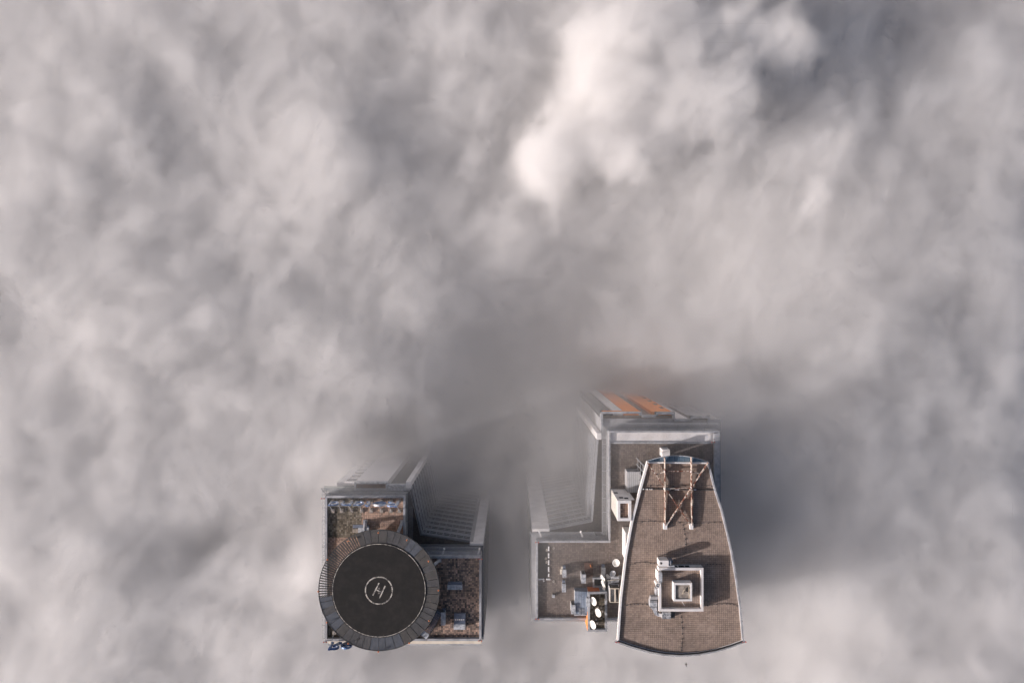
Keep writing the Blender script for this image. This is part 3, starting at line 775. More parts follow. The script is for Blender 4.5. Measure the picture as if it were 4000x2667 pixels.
sh0, sh1 = z5(1070, 675), z5(1330, 1150)
A, B = at(*sh0, 2.5), at(*sh1, 2.5)
SH = thing('metal_shed', 'rooftop shed with streaked blue metal roof beside the orange-walled annex', 'shed', ((A.x + B.x) / 2, (A.y + B.y) / 2, 0))
MB().box(A.x + .1, B.x, B.y + .15, A.y - .15, 0.03, 2.1).build('wall', 'white', SH)
m = MB(); m.add([(A.x, B.y, 2.25), (B.x, B.y, 2.7), (B.x, A.y, 2.7), (A.x, A.y, 2.25), (A.x, B.y, 2.13), (B.x, B.y, 2.58), (B.x, A.y, 2.58), (A.x, A.y, 2.13)],
               [(0, 1, 2, 3), (7, 6, 5, 4), (0, 4, 5, 1), (1, 5, 6, 2), (2, 6, 7, 3), (3, 7, 4, 0)])
m.build('roof', 'bluemetal', SH)
MB().box(A.x + .05, B.x - .02, A.y - .13, A.y + .02, .03, 2.12).build('north_panel', 'bluebox', SH)
MB().box(A.x - .1, B.x, B.y - .22, B.y - .02, 0.03, 2.45).build('gutter', 'galv', SH)
m = MB()
for k in range(4):
    p = at(*z5(1165 + 32 * k, 1075), 2.62); m.box(p.x - .06, p.x + .06, p.y - .9, p.y + .7, 2.3 + .02 * k, 2.66)
m.build('standing_seam', 'galv', SH)

an0, an1 = z5(1340, 685), z5(1735, 1495)
A, B = at(*an0, 3.4), at(*an1, 3.4)
AN = thing('roof_annex', 'walled annex with orange cladding and three white dishes on its roof', 'annex', ((A.x + B.x) / 2, (A.y + B.y) / 2, -20))
po = [(A.x, B.y), (B.x, B.y), (B.x, A.y), (A.x, A.y)]
MB().prism(po, -20, 2.6).build('wall', 'grey', AN)
MB().box(A.x - .06, A.x - .003, B.y + .1, B.y + 4.6, -20, 3.0).build('orange_wall', 'orange', AN)
MB().box(A.x + .1, A.x + 2.9, A.y + .003, A.y + .06, 0.05, 3.0).build('orange_panel', 'rust_or', AN)
MB().box(A.x + 2.95, B.x - .1, A.y + .003, A.y + .06, 0.05, 3.0).build('grey_panel', 'bluebox', AN)
MB().ring(po, offset(po, .5), 2.6, 3.4).build('parapet', 'coping', AN)
MB().sheet(offset(po, .5), 2.62).build('paving', 'moss', AN)
vent5('marbled box straddling the annex parapet above the blue shed roof', 1310, 815, 1388, 985, 3.75, hood='')

def dish(label, px, py, pz, dia, nrm, name='satellite_dish', mast=True, base=0.03, group='satellite dishes on the right tower', mat='dish', plinth=False):
    c = at(px, py, pz); ax = Vector(nrm).normalized(); r = dia / 2
    t = thing(name, label, 'satellite dish', (c.x, c.y, base), group)
    k = 0.22 * dia
    prof = [(0, -k * .0)] + [(r * i / 7, k * (i / 7) ** 2) for i in range(1, 8)]
    back = [(r * i / 7, k * (i / 7) ** 2 - 0.03) for i in range(7, 0, -1)]
    MB().lathe(c - ax * k * .5, [(r * i / 7, k * (i / 7) ** 2) for i in range(8)] + back + [(0, -.03)], 28, 0, ax).build('reflector', mat, t)
    s = ax.cross(Vector((0, 0, 1))).normalized(); f = c + ax * (dia * .42)
    low_ = c - ax * k * .5 + (Vector((0, 0, -1)) - ax * (-ax.z)).normalized() * r * .98 + ax * k
    m = MB(); m.tube([low_, f], 0.022 if dia < 1 else 0.035, 5); m.lathe(f - ax * .08, [(0, -.06), (.05 + .02 * dia, -.05), (.05 + .02 * dia, .08), (0, .09)], 8, 0, ax)
    m.build('feed_arm', 'galv', t)
    bk = c - ax * (k * .5 + .08)
    foot = Vector((bk.x - ax.x * .12, bk.y - ax.y * .12, base))
    m = MB().tube([foot, (foot.x, foot.y, bk.z - .05), bk], 0.03 + .025 * dia, 7)
    if dia > 1.2:
        for q in range(3):
            e = foot + Vector((math.cos(q * 2.1 + .4), math.sin(q * 2.1 + .4), 0)) * dia * .42
            m.tube([e, (foot.x, foot.y, base + .55 * (bk.z - base))], 0.035, 5)
    m.build('mast', 'darkmetal', t)
    if plinth:
        m = MB()
        for q in range(5):
            e = foot + Vector((math.cos(q * 1.26 + .9) * .75, math.sin(q * 1.26 + .9) * .8, 0)); m.box(e.x - .2, e.x + .2, e.y - .24, e.y + .24, base, base + .22)
        m.build('ballast', 'concrete', t)
    return t

WB = (-.80, -.06, .60)
for lab, zx, zy, pl_ in (('large white dish nearest the orange panel, uppermost on the annex roof', 1468, 870, 0), ('large white dish in the middle of the annex roof beside metal ballast', 1562, 1102, 1), ('large white dish at the south end of the annex roof above stacked blocks', 1455, 1348, 1)):
    dish(lab, *z5(zx, zy), 4.0, 2.02, WB, base=2.63, plinth=bool(pl_))
dish('large white dish alone on pale paving beside the sail roof edge', *z5(1922, 93), 1.6, 1.85, (-.42, .40, .78))
dish('backlit dish coloured shade-grey, tilted away, between the lone large dish and the cooling unit', *z5(1852, 315), 1.7, 1.55, (-.45, .60, .62), mat='galv')  # backlit darkness put into a grey metal colour
dish('mid-size white dish at the corner of the cooling unit', *z5(1776, 408), 2.0, 1.25, (-.42, .38, .80))
dish('little white dish tucked behind the mid-size dish', *z5(1742, 355), 1.6, .82, (-.65, .2, .72))
dish('small white dish just below the streaked vent', *z5(1627, 378), 1.7, 1.05, (-.78, -.1, .62))
dish('dish half hidden beneath the sail roof edge', *z5(1998, 382), 1.3, 1.1, (-.6, .2, .7))
rowl = ['topmost small dish of the row along the dark pit', 'second small dish of the row, overlapping the left one', 'left-hanging small dish of the row with a thin arm', 'small dish in the middle of the row beside the pit', 'small dish of the row just above the grey annex panel', 'second lowest small dish of the row by the annex parapet', 'lowest small dish of the row, over the annex corner']
for (zx, zy), lab in zip(((1668, 425), (1672, 492), (1643, 485), (1663, 537), (1678, 560), (1671, 625), (1654, 678)), rowl):
    dish(lab, *z5(zx, zy), 2.4 + random.uniform(-.2, .3), .98, (-.82 + random.uniform(-.05, .05), random.uniform(-.12, .12), .55))
m = MB(); q0, q1 = at(*z5(1700, 330), 1.9), at(*z5(1690, 700), 2.1)
DR = thing('dish_frame', 'dark tubular frame carrying the row of small dishes beside the pit', 'frame', (q0.x, q0.y, .03))
m.tube([q0, q1], .06, 6).tube([q0 - Vector((0, 0, .9)), q1 - Vector((0, 0, .9))], .05, 6); m.build('rail', 'darkmetal', DR)
for k in range(5):
    p = q0.lerp(q1, k / 4); MB().tube([p, (p.x, p.y, 0.03)], .05, 6).build('post', 'darkmetal', DR)
# dark pit with kerb
A, B = at(*z5(1443, 395), .6), at(*z5(1660, 592), .6)
PT = thing('roof_hatch', 'dark square roof opening with pale kerb beside the small dishes', 'roof hatch', ((A.x + B.x) / 2, (A.y + B.y) / 2, 0.03))
pq = [(A.x, B.y), (B.x, B.y), (B.x, A.y), (A.x, A.y)]
MB().ring(pq, offset(pq, .34), .035, .6).build('kerb', 'coping', PT)
MB().sheet(offset(pq, .345), .05).build('opening', 'black', PT)
m = MB()
for k in range(7): m.bar((A.x + .4, B.y + .5 + .27 * k, .3), (B.x - .4, B.y + .5 + .27 * k, .3), .04, .04)
m.build('grating', 'black', PT)
# cooling unit
CT = thing('cooling_unit', 'tall louvred metal cooling unit at the foot of the sail roof', 'cooling unit', (*at(2400, 2310, 0)[:2], 0.03))
a, b = at(*z5(1790, 612), 5.4), at(*z5(1985, 900), 5.4)
m = MB(); m.box(a.x, a.x + .12, b.y, a.y, 0.03, 5.2); m.build('side_panel', 'corr', CT)
m = MB()
fr = [(a.x, b.y), (b.x, b.y), (b.x, a.y), (a.x, a.y)]
m.ring(fr, offset(fr, .12), 5.2, 5.4); xm_ = a.x + (b.x - a.x) * .55; m.box(xm_ - .14, xm_ + .14, b.y + .13, a.y - .13, 5.21, 5.39)
m.build('top_frame', 'cream', CT)
m = MB()
for k in range(9):
    u = k / 8; m.bar((a.x + .2 + .12 * k, a.y - .3, 5.0), (a.x + .35 + .12 * k + .5 * u, b.y + .2, 4.7), .07, .05)
m.build('louvre_blade', 'galv', CT)
MB().box(a.x + .15, b.x, b.y + .1, a.y - .1, .05, 3.9).build('core', 'darkmetal', CT)
c_, d_ = at(*z5(1745, 450), 3.2), at(*z5(1990, 610), 3.2)
m = MB().box(c_.x, d_.x, d_.y, c_.y, .05, 2.4); m.build('lower_casing', 'darkmetal', CT)
m = MB()
for k in range(7): m.bar((c_.x + .15 + .22 * k, c_.y - .1, 3.0), (c_.x + .45 + .22 * k, d_.y + .1, 2.7), .07, .06)
for k in range(3): m.box(d_.x - 2.0, d_.x - .1, d_.y + .25 + .9 * k, d_.y + .85 + .9 * k, 2.6, 2.75)
m.build('louvre_blade', 'galv', CT)
MB().tube([at(*z5(1735, 455), 3.3), at(*z5(1860, 437), 3.3), at(*z5(1990, 432), 3.3)], .06, 5).build('pipe', 'cream', CT)
# timber rack
A, B = at(*z5(1270, 85), .5), at(*z5(1445, 365), .5)
RK = thing('timber_rack', 'dark brown slatted timber rack lying on the lower roof paving', 'rack', ((A.x + B.x) / 2, (A.y + B.y) / 2, .03))
m = MB()
for k in range(7): y_ = A.y - (A.y - B.y) * (k + .5) / 7; m.box(A.x, B.x, y_ - .26, y_ + .2, .36, .46)
m.build('slats', 'wood', RK)
m = MB()
for x in (A.x + .2, (A.x + B.x) / 2, B.x - .3): m.box(x, x + .12, B.y, A.y, .035, .35)
m.build('bearer', 'darkmetal', RK)
for zx, zy in ((1393, 150), (1318, 300)):
    p = at(*z5(zx, zy), .6); m = MB().bar(p + Vector((-.1, .3, 0)), p + Vector((.12, -.35, 0)), .14, .1); m.build('offcut', 'orange' if zx == 1393 else 'wood', RK)
# bitumen mat and white weights
A, B = at(2102, 2120, .04), at(2142, 2260, .04)
MM = MB().box(A.x, B.x, B.y, A.y, .032, .046).build('roof_mat', 'mat'); tag(MM, 'dark bitumen sheet covering the left strip of the lower roof', 'roof sheet')
random.seed(5)
wl = [(2143.8, 1980 + y * .3315) for y in (472, 490, 509, 551, 570, 591, 634, 653, 672, 713, 733, 752, 793, 812)] + [(2040 + x * .3315, 1980 + 851 * .3315) for x in (199, 215, 233, 251, 292, 309, 326)] + [(2124, 2269)]
for i, (px, py) in enumerate(wl):
    p = at(px, py, .3)
    w = MB().lathe((p.x, p.y, .047), [(0, 0), (.18, 0), (.19, .05), (.19, .22), (.17, .26), (.05, .27), (0, .27)], 12).build('ballast_weight', 'bright', org=None)
    for v in w.data.vertices: v.co -= Vector((p.x, p.y, .047))
    w.location = (p.x, p.y, .047)
    tag(w, 'small round white ballast weight in the dotted lines along the dark roof mat', 'weight', 'white ballast weights on the dark mat')
bl = [('tilted grey slab right of the top of the dotted line', 2163, 2141), ('grey slab lying on the dark mat, nearest the parapet louvres', 2136, 2148), ('dark slab in the middle of the dark mat', 2133, 2181), ('grey slab on the dark mat below the dark slab', 2135, 2195), ('loose grey slab beyond the end of the dotted row', 2163, 2270)]
for lab, px, py in bl:
    p = at(px, py, .2); ang = random.uniform(0, 1.5); d = Vector((math.cos(ang), math.sin(ang), 0)) * .3
    tag(MB().bar(p - d, p + d, .5, .12).build('loose_slab', 'concrete'), lab, 'slab', 'loose slabs on the lower roof').location.z -= .09

# upper roof boxes of the right tower
def plainbox(name, label, cat, x0, y0, x1, y1, z0, z1, top, side, extra=None):
    a, b = at(x0, y0, z1), at(x1, y1, z1)
    t = thing(name, label, cat, ((a.x + b.x) / 2, (a.y + b.y) / 2, z0))
    MB().box(a.x, b.x, b.y, a.y, z0, z1 - .1).build('wall', side, t)
    MB().box(a.x - .06, b.x + .06, b.y - .06, a.y + .06, z1 - .098, z1).build('roof', top, t)
    m = MB(); m.box(a.x + .3, b.x - .3, a.y + .003, a.y + .05, z0 + (z1 - z0) * .35, z0 + (z1 - z0) * .75); m.build('vent_grille', 'grey', t)
    return t
plainbox('vent_shaft', 'white vent shaft standing above the glass arc of the sail roof', 'vent shaft', 2588, 1756, 2616, 1786, Zf, 3.4, 'white', 'white')
plainbox('plant_box', 'pale corrugated plant box left of the top of the sail roof', 'plant box', 2451, 1843, 2502, 1922, Zf, 4.0, 'corr', 'grey')
SB = thing('stair_head', 'tall cream stair head with parapet and tan paved top beside the sail', 'stair head', (*at(2445, 1995, 11.5)[:2], 0))
A, B = at(2412, 1955, 11.6), at(2466, 2034, 11.6)
po = [(A.x, B.y), (B.x, B.y), (B.x, A.y), (A.x, A.y)]
MB().box(A.x + .06, B.x, B.y + .06, A.y - .06, Zf, 10.7).build('wall', 'corr_z', SB)
MB().box(A.x + .05, B.x + .9, A.y - .055, A.y, Zf, 10.7).build('north_wall', 'white', SB)
MB().ring(po, offset(po, .62), 10.7, 11.6).build('parapet', 'bright', SB)
MB().sheet(offset(po, .62), 10.9).build('paving', 'tan', SB)
m = MB()
for px, z in ((2425, 8.2), (2404, 3.5), (2445, 8.8)):
    p = at(px, 0, z); m.box(p.x - .45, p.x + .45, A.y, A.y + .05, z, z + 1.1)
m.build('vent_grille', 'black', SB)
WB_ = thing('roof_cabin', 'white-walled cabin half under the left edge of the sail roof', 'cabin', (28.4, -53, 0))
MB().box(26.9, 29.9, -56.5, -49.9, Zf, 5.6).build('wall', 'bright', WB_)
MB().box(26.8, 30.0, -56.6, -49.8, 5.602, 5.8).build('roof', 'grey', WB_)

# ------------------------------------------------------------------ sail roof: penthouse and plant
ZS0 = ZS + 0.025
PH = thing('penthouse', 'square grey-white walled penthouse in the middle of the sail roof', 'penthouse', (*at(2660, 2300, 12)[:2], ZS0))
zt = 13.3
A, B = at(2574, 2217, zt), at(2748, 2387, zt)
po = [(A.x, B.y), (B.x, B.y), (B.x, A.y), (A.x, A.y)]
MB().prism(po, ZS0, 12.3).build('wall', 'white', PH)
MB().ring(po, offset(po, .54), 12.3, zt).build('parapet', 'white', PH)
MB().sheet(offset(po, .54), 12.32).build('paving', 'brown', PH)
m = MB()
for x0, x1 in ((2632, 2645), (2650, 2672), (2675, 2692)):
    p, q = at(x0, 0, 12.2), at(x1, 0, 12.2); m.box(p.x, q.x, A.y + .004, A.y + .04, 11.7, 12.8)
m.build('window', 'black', PH)
LH = thing('lift_overrun', 'small white lift housing with bare concrete top inside the penthouse parapet', 'lift housing', (*at(2667, 2311, 13)[:2], 12.33))
z2 = 14.1
A2, B2 = at(2631.5, 2276, z2), at(2703.5, 2347, z2)
po2 = [(A2.x, B2.y), (B2.x, B2.y), (B2.x, A2.y), (A2.x, A2.y)]
MB().prism(po2, 12.33, z2 - .28).build('wall', 'bright', LH)
MB().ring(po2, offset(po2, .42), z2 - .28, z2).build('parapet', 'bright', LH)
MB().sheet(offset(po2, .42), z2 - .26).build('roof', 'concrete', LH)
def q6(zx, zy, z): return at(2540 + zx * .1786, 2160 + zy * .1786, z)
hz = [q6(*p, z2 - .19) for p in ((825, 735), (848, 745), (850, 810), (838, 870), (858, 930), (845, 990), (862, 1010))]
h2 = [q6(*p, z2 - .19) for p in ((850, 862), (800, 846), (750, 862), (715, 885), (705, 870), (740, 830), (730, 815), (765, 800))]
HS = thing('hose', 'pale tangled hose lying on the concrete top of the lift housing', 'hose', hz[0])
MB().tube(hz, .07, 6).build('hose_run', 'paledebris', HS); MB().tube(h2, .07, 6).build('hose_run', 'paledebris', HS)
m = MB(); c = q6(828, 790, z2 - .25)
m.lathe(c, [(0, 0), (.62, 0), (.5, .03), (0, .04)], 12); m.build('dark_rag', 'mat', HS)
RD = MB().tube([q6(693, 1055, 13.2), q6(755, 1148, 12.5)], .05, 6).build('leaning_rod', 'bright'); tag(RD, 'thin pale rod leaning against the south side of the lift housing', 'rod')

def block(mb, x0, y0, x1, y1, z0, z1, mi=0): return mb.pbox(x0, y0, x1, y1, z0, z1, mi)
AC = thing('air_handler', 'big white air handling box with grey curved duct at the penthouse corner', 'air handler', (*at(2590, 2200, 14)[:2], ZS0))
z3 = 14.4
a, b = at(2575, 2188, z3), at(2612, 2211, z3)
MB().box(a.x, b.x, b.y, a.y, 11.9, z3).build('casing', 'bright', AC)
m = MB().box(a.x + .3, a.x + .5, b.y + .2, b.y + .4, ZS0, 11.9).box(b.x - .5, b.x - .3, b.y + .2, b.y + .4, ZS0, 11.9).box(a.x + .3, a.x + .5, a.y - .4, a.y - .2, ZS0, 11.9).box(b.x - .5, b.x - .3, a.y - .4, a.y - .2, ZS0, 11.9)
m.build('support_frame', 'galv', AC)
m = MB(); pts = []
for k in range(9):
    an = R(90 * k / 8); pts.append((b.x + .05 + 1.05 * math.sin(an), z3 - 1.15 + 1.0 * math.cos(an)))
pr = [(x, z) for x, z in pts] + [(b.x + .05 + 1.05, 12.0), (b.x + .05, 12.0)]
nn = len(pr); v = [(x, a.y - .15, z) for x, z in pr] + [(x, b.y + .35, z) for x, z in pr]
m.add(v, [(i, (i + 1) % nn, nn + (i + 1) % nn, nn + i) for i in range(nn)] + [tuple(range(nn)), tuple(range(2 * nn - 1, nn - 1, -1))]); m.build('elbow_duct', 'bluebox', AC)
MB().box(b.x + .42, b.x + .50, b.y + .3, a.y - .1, 12.0, z3 - .02).build('flange', 'galv', AC)
m = MB().lathe(at(2582, 2199, z3 + .003), [(0, 0), (.28, 0), (.28, .02), (0, .02)], 16); m.build('round_cover', 'markgrey', AC)
a, b = at(2610, 2208, 13.4), at(2635, 2213.5, 13.4); MB().box(a.x, b.x, b.y, a.y, 12.6, 13.4).build('outlet_box', 'galv', AC)
DB = thing('duct_riser', 'tall white duct riser against the left penthouse wall above the octagonal fan', 'duct riser', (*at(2579, 2255, 14)[:2], ZS0))
a, b = at(2572, 2238, 14.4), at(2586.5, 2273, 14.4)
MB().box(a.x, b.x, b.y, a.y, ZS0, 14.33).build('casing', 'bright', DB)
MB().box(a.x - .03, b.x + .03, b.y - .03, a.y + .03, 14.332, 14.4).build('lid', 'galv', DB)
MB().box(a.x - .05, a.x - .003, b.y + .9, b.y + 1.3, 12.6, 12.7).build('handle', 'grey', DB)
FN = thing('exhaust_fan', 'white octagonal exhaust fan with dark throat beside the penthouse wall', 'exhaust fan', (*at(2571, 2285, 14)[:2], ZS0))
c = at(2571, 2285.5, 13.6)
MB().lathe((c.x, c.y, ZS0), [(.45, 0), (.45, 1.7), (.62, 2.2), (.62, 2.58)], 8, smooth=False).build('casing', 'bright', FN)
m = MB().lathe((c.x, c.y, 13.55), [(.63, 0), (.63, .1), (.46, .1), (.44, -.2)], 8, smooth=False); m.build('octagon_rim', 'bright', FN)
MB().lathe((c.x, c.y, 13.3), [(.45, 0), (.2, .02), (0, .02)], 16).build('throat', 'black', FN)
MB().lathe((c.x, c.y, 13.45), [(.29, 0), (.29, .04), (.12, .1), (0, .1)], 16).build('hub', 'galv', FN)
CN = thing('condenser', 'small slatted pale condenser below the octagonal fan', 'condenser', (*at(2562, 2315, 12)[:2], ZS0))
a, b = at(2561, 2300, 12.4), at(2573.5, 2330, 12.4)
MB().box(a.x, b.x, b.y, a.y, ZS0, 12.4).build('casing', 'galv', CN)
m = MB()
for k in range(8): y = b.y + .15 + (a.y - b.y - .3) * k / 8; m.box(a.x + .08, b.x - .15, y, y + .1, 12.402, 12.43)
m.build('fins', 'grey', CN)
DT = thing('roof_duct', 'grey ductwork wrapping the lower left corner of the penthouse', 'duct', (*at(2560, 2370, 12)[:2], ZS0))
dz = 12.9
def poly(mb, pts, z0, z1): return mb.prism([tuple(at(x, y, z1)[:2]) for x, y in pts][::-1], z0, z1)
poly(MB(), [(2538.5, 2345), (2567, 2345), (2567, 2369), (2538.5, 2369)], ZS0 + .4, dz).build('duct_section', 'galv', DT)
poly(MB(), [(2543, 2331), (2572, 2329.5), (2567.2, 2344.8), (2538.5, 2344.8)], ZS0 + .4, dz - .08).build('duct_section', 'grey', DT)
poly(MB(), [(2538.7, 2369.3), (2567, 2369.3), (2567, 2385), (2553, 2385)], ZS0 + .4, dz - .05).build('duct_section', 'galv', DT)
poly(MB(), [(2552, 2386), (2567, 2386), (2569, 2406), (2558, 2400)], ZS0 + .3, dz - .4).build('duct_section', 'galv', DT)
poly(MB(), [(2569.4, 2393.5), (2586, 2397), (2586, 2410), (2569.6, 2406)], ZS0 + .3, dz - .5).build('duct_section', 'bright', DT)
poly(MB(), [(2587, 2390.5), (2621, 2390.5), (2621, 2416), (2587, 2416)], ZS0 + .3, dz - .3).build('plenum_box', plain('stained_plenum', (0.44, 0.45, 0.47), (0.13, 0.14, 0.16), 2.2, 0.5, 0, 0.42, 0.6, 7), DT)
poly(MB(), [(2621.5, 2391.5), (2636.5, 2391.5), (2636.5, 2414), (2621.5, 2414)], ZS0 + .1, dz - .7).build('louvre_end', 'darkmetal', DT)
m = MB()
for y in (2345, 2350, 2369.2): p, q = at(2538, y, dz), at(2567.5, y, dz); m.bar(p + Vector((0, 0, .02)), q + Vector((0, 0, .02)), .08, .08)
m.build('flange', 'darkmetal', DT)

# ------------------------------------------------------------------ rusty bracing frame
FR = thing('steel_bracing', 'rusty cream steel bracing frame crossing the narrow end of the sail roof', 'steel frame', (*at(2648, 1920, 12)[:2], ZS0))
def fz(py): return 11.47 + (2050 - py) / 265 * .66
def beam(a, b, w, h, name, mat='rust', dz=0.0):
    za, zb = fz(a[1]) + dz, fz(b[1]) + dz
    return MB().bar(at(*a, za), at(*b, zb), w, h).build(name, mat, FR)
beam((2598, 2050), (2596.3, 1786), .16, .86, 'main_beam'); beam((2702, 2050), (2700, 1785), .16, .86, 'main_beam')
beam((2766, 1806), (2604, 2049), .20, .5, 'diagonal_brace', dz=.12); beam((2529, 1806), (2697, 2049), .20, .5, 'diagonal_brace', 'darkrust', dz=.02)
beam((2598, 1840), (2700, 1839), .16, .3, 'cross_member', dz=-.15); beam((2563, 1852), (2596, 1841), .2, .25, 'cross_member', dz=-.15); beam((2702, 1841), (2737, 1851), .2, .25, 'cross_member', dz=-.15)
beam((2599, 1907), (2700, 1906), .16, .3, 'cross_member', dz=-.15)
for x0, x1, s in ((2593, 2607, 1), (2696, 2709, -1)):
    m = MB(); a, b = at(x0, 2044, 11.9), at(x1, 2068, 11.9)
    m.prism([(a.x, b.y), (b.x, b.y), (b.x, a.y), (a.x, a.y)], ZS0, 11.75)
    e = b.x if s > 0 else a.x
    m.prism([(e, a.y - .5), (e + .35 * s, a.y - .15), (e, a.y - .02)][::s], ZS0, 11.6)
    m.build('footing', 'bright', FR)
for x, y in ((2597, 1840), (2700, 1840), (2700, 1903), (2596, 1906)):
    p = at(x, y, fz(y)); MB().box(p.x - .14, p.x + .14, p.y - .28, p.y + .16, fz(y) - .42, fz(y) + .40).build('gusset', 'bright', FR)
m = MB()
for x in (2598, 2701):
    for y in (1840, 1906, 1975): p = at(x, y, ZS0); m.tube([(p.x, p.y, ZS0), (p.x, p.y, fz(y) - .4)], .06, 6)
m.build('prop', 'rust', FR)
# pipe run across the roof
p0, p1 = at(2503, 1909, ZS0 + .2), at(2795, 1913, ZS0 + .2)
PI_ = thing('pipe_run', 'dark pipe run with pale couplings crossing under the bracing frame', 'pipe', (p0.x, p0.y, ZS0))
MB().tube([p0, p1], .14, 8).build('pipe', 'darkmetal', PI_)
random.seed(11)
m = MB()
for k in range(16):
    u = random.random() * .72; w = random.uniform(.01, .035); m.tube([p0.lerp(p1, u), p0.lerp(p1, u + w)], .165, 8)
m.build('coupling', 'bright', PI_)
# lightning conductor lines on little posts
def cable(label, pts, bow=.0, posts=6):
    P_ = [at(x, y, ZS0 + .06) for x, y in pts]
    t = thing('lightning_conductor', label, 'cable', P_[0], 'lightning conductors on the sail roof')
    MB().tube(P_, .02, 5).build('cable', 'cable', t)
    tot = len(P_) - 1
    for k in range(posts):
        u = (k + .5) / posts * tot; i = min(int(u), tot - 1); p = P_[i].lerp(P_[i + 1], u - i)
        m = MB().box(p.x - .09, p.x + .09, p.y - .09, p.y + .09, ZS0, ZS0 + .2); m.tube([(p.x, p.y, ZS0 + .1), (p.x + .15, p.y - .1, ZS0 + .38)], .03, 5)
        m.build('post', 'darkmetal', t)
cable('thin conductor line running left from the penthouse air handler', [(2453, 2207), (2480, 2199), (2510, 2195), (2540, 2198), (2562, 2199)])
cable('pale conductor line running right from the penthouse north corner', [(2758, 2204), (2790, 2202), (2838, 2205)])
cable('thin conductor line running left from the grey penthouse ductwork', [(2441, 2364), (2470, 2358), (2500, 2359), (2536, 2361)])
cable('thin conductor line running right from the penthouse to the side parapet', [(2756, 2366), (2790, 2359), (2830, 2357), (2860, 2358), (2885, 2367)], posts=8)
cable('long conductor line down the middle of the wide end of the sail', [(2659, 2400), (2664, 2440), (2665, 2485), (2662, 2520), (2659, 2548)], posts=8)
cable('conductor line across the sail just beyond the bracing footings', [(2470, 2040), (2540, 2035), (2600, 2038), (2680, 2042), (2760, 2042), (2826, 2037)], posts=14)
cable('conductor line running down the sail from between the bracing footings', [(2665, 2042), (2672, 2070), (2677, 2105), (2679, 2140), (2679, 2160)], posts=7)
cable('looping conductor line above the dark pipe run under the bracing', [(2505, 1900), (2540, 1897), (2580, 1895), (2630, 1898), (2700, 1896), (2760, 1897), (2790, 1899)], posts=9)
# corner obstruction lamps
lampspec = [(1262, 1946, .3, 'twin red warning lamp at the north-west corner of the sign roof'), (1877, 2182, 1.0, 'warning lamp at the north-east corner of the mixed paving'), (1876, 2501, 1.0, 'warning lamp at the south-east corner of the helipad tower'), (1270, 2506, 1.0, 'warning lamp beside the dark blue sign letters'),
            (2098, 2117, 1.0, 'warning lamp at the upper left corner of the lower roof by the mat'), (2099, 2416, 1.0, 'warning lamp at the lower left corner of the lower roof'), (2412, 2506, 11.3, 'twin warning lamp at the bottom left tip of the sail roof'), (2907, 2505, 11.3, 'twin warning lamp at the bottom right tip of the sail roof'), (2786, 1727, .9, 'warning lamp at the right end of the white roof strip')]
for px, py, z, lab in lampspec:
    p = at(px, py, z); t = thing('obstruction_lamp', lab, 'warning lamp', p, 'aviation warning lamps on roof corners')
    m = MB().box(p.x - .4, p.x + .4, p.y - .05, p.y + .05, z - .12, z - .02)
    m.tube([(p.x, p.y, z - .45), (p.x, p.y, z - .1)], .05, 6); m.build('bracket', 'darkmetal', t)
    for s in (-.33, .33): MB().lathe((p.x + s, p.y, z - .02), [(.08, 0), (.15, .02), (.15, .22), (.08, .32), (0, .34)], 10).build('lamp', 'redlamp', t)

# ------------------------------------------------------------------ bird
c = at(2680, 2593, 18)
sec = [(-.52, -.02, -.10, .008), (-.36, .06, -.10, .014), (-.18, .11, -.08, .02), (-.07, .12, -.13, .05), (-.03, .24, -.28, .085), (0, .31, -.36, .095), (.03, .24, -.28, .085), (.07, .12, -.13, .05), (.18, .11, -.08, .02), (.36, .06, -.10, .014), (.52, -.02, -.10, .008)]
m = MB(); vs = []; ring_n = 10
for s, f_, b_, th in sec:
    for k in range(ring_n):
        an = 2 * math.pi * k / ring_n
        u = (f_ + b_) / 2 + (f_ - b_) / 2 * math.cos(an); z = th * math.sin(an) + .10 * abs(s) - (.0)
        d = R(8)
        x, y = -u, s
        vs.append((c.x + x * math.cos(d) - y * math.sin(d), c.y + x * math.sin(d) + y * math.cos(d), c.z + z))
fs = [(i * ring_n + k, i * ring_n + (k + 1) % ring_n, (i + 1) * ring_n + (k + 1) % ring_n, (i + 1) * ring_n + k) for i in range(len(sec) - 1) for k in range(ring_n)]
m.add(vs, fs, 0, True); m.add(vs[:ring_n], [tuple(range(ring_n))]); m.add(vs[-ring_n:], [tuple(range(ring_n))])
BD = m.build('bird', 'feather', org=c); tag(BD, 'small dark bird with spread wings gliding past the wide end of the sail roof', 'bird')

# ------------------------------------------------------------------ sky, sun, camera
w = bpy.data.worlds.new('World'); S.world = w; w.use_nodes = True
nt = w.node_tree; bg = nt.nodes['Background']; sky = nt.nodes.new('ShaderNodeTexSky'); sky.sky_type = 'NISHITA'; sky.sun_disc = False
EL = R(18); SX, SY = -0.95, -0.31
sky.sun_elevation = EL; sky.sun_rotation = math.atan2(SX, SY); sky.dust_density = 5.0; sky.air_density = 1.0; sky.ozone_density = 0.6
mx = nt.nodes.new('ShaderNodeMix'); mx.data_type = 'RGBA'; mx.blend_type = 'MULTIPLY'; mx.inputs[0].default_value = 1.0; mx.inputs[7].default_value = (0.98, 0.93, 0.98, 1)
nt.links.new(sky.outputs[0], mx.inputs[6]); nt.links.new(mx.outputs[2], bg.inputs[0]); bg.inputs[1].default_value = 0.078
L = bpy.data.lights.new('sun', 'SUN'); L.energy = 4; L.angle = R(0.53); L.color = (1.0, 0.93, 0.93)
so = bpy.data.objects.new('sun', L); COL.objects.link(so)
hl = math.hypot(SX, SY)
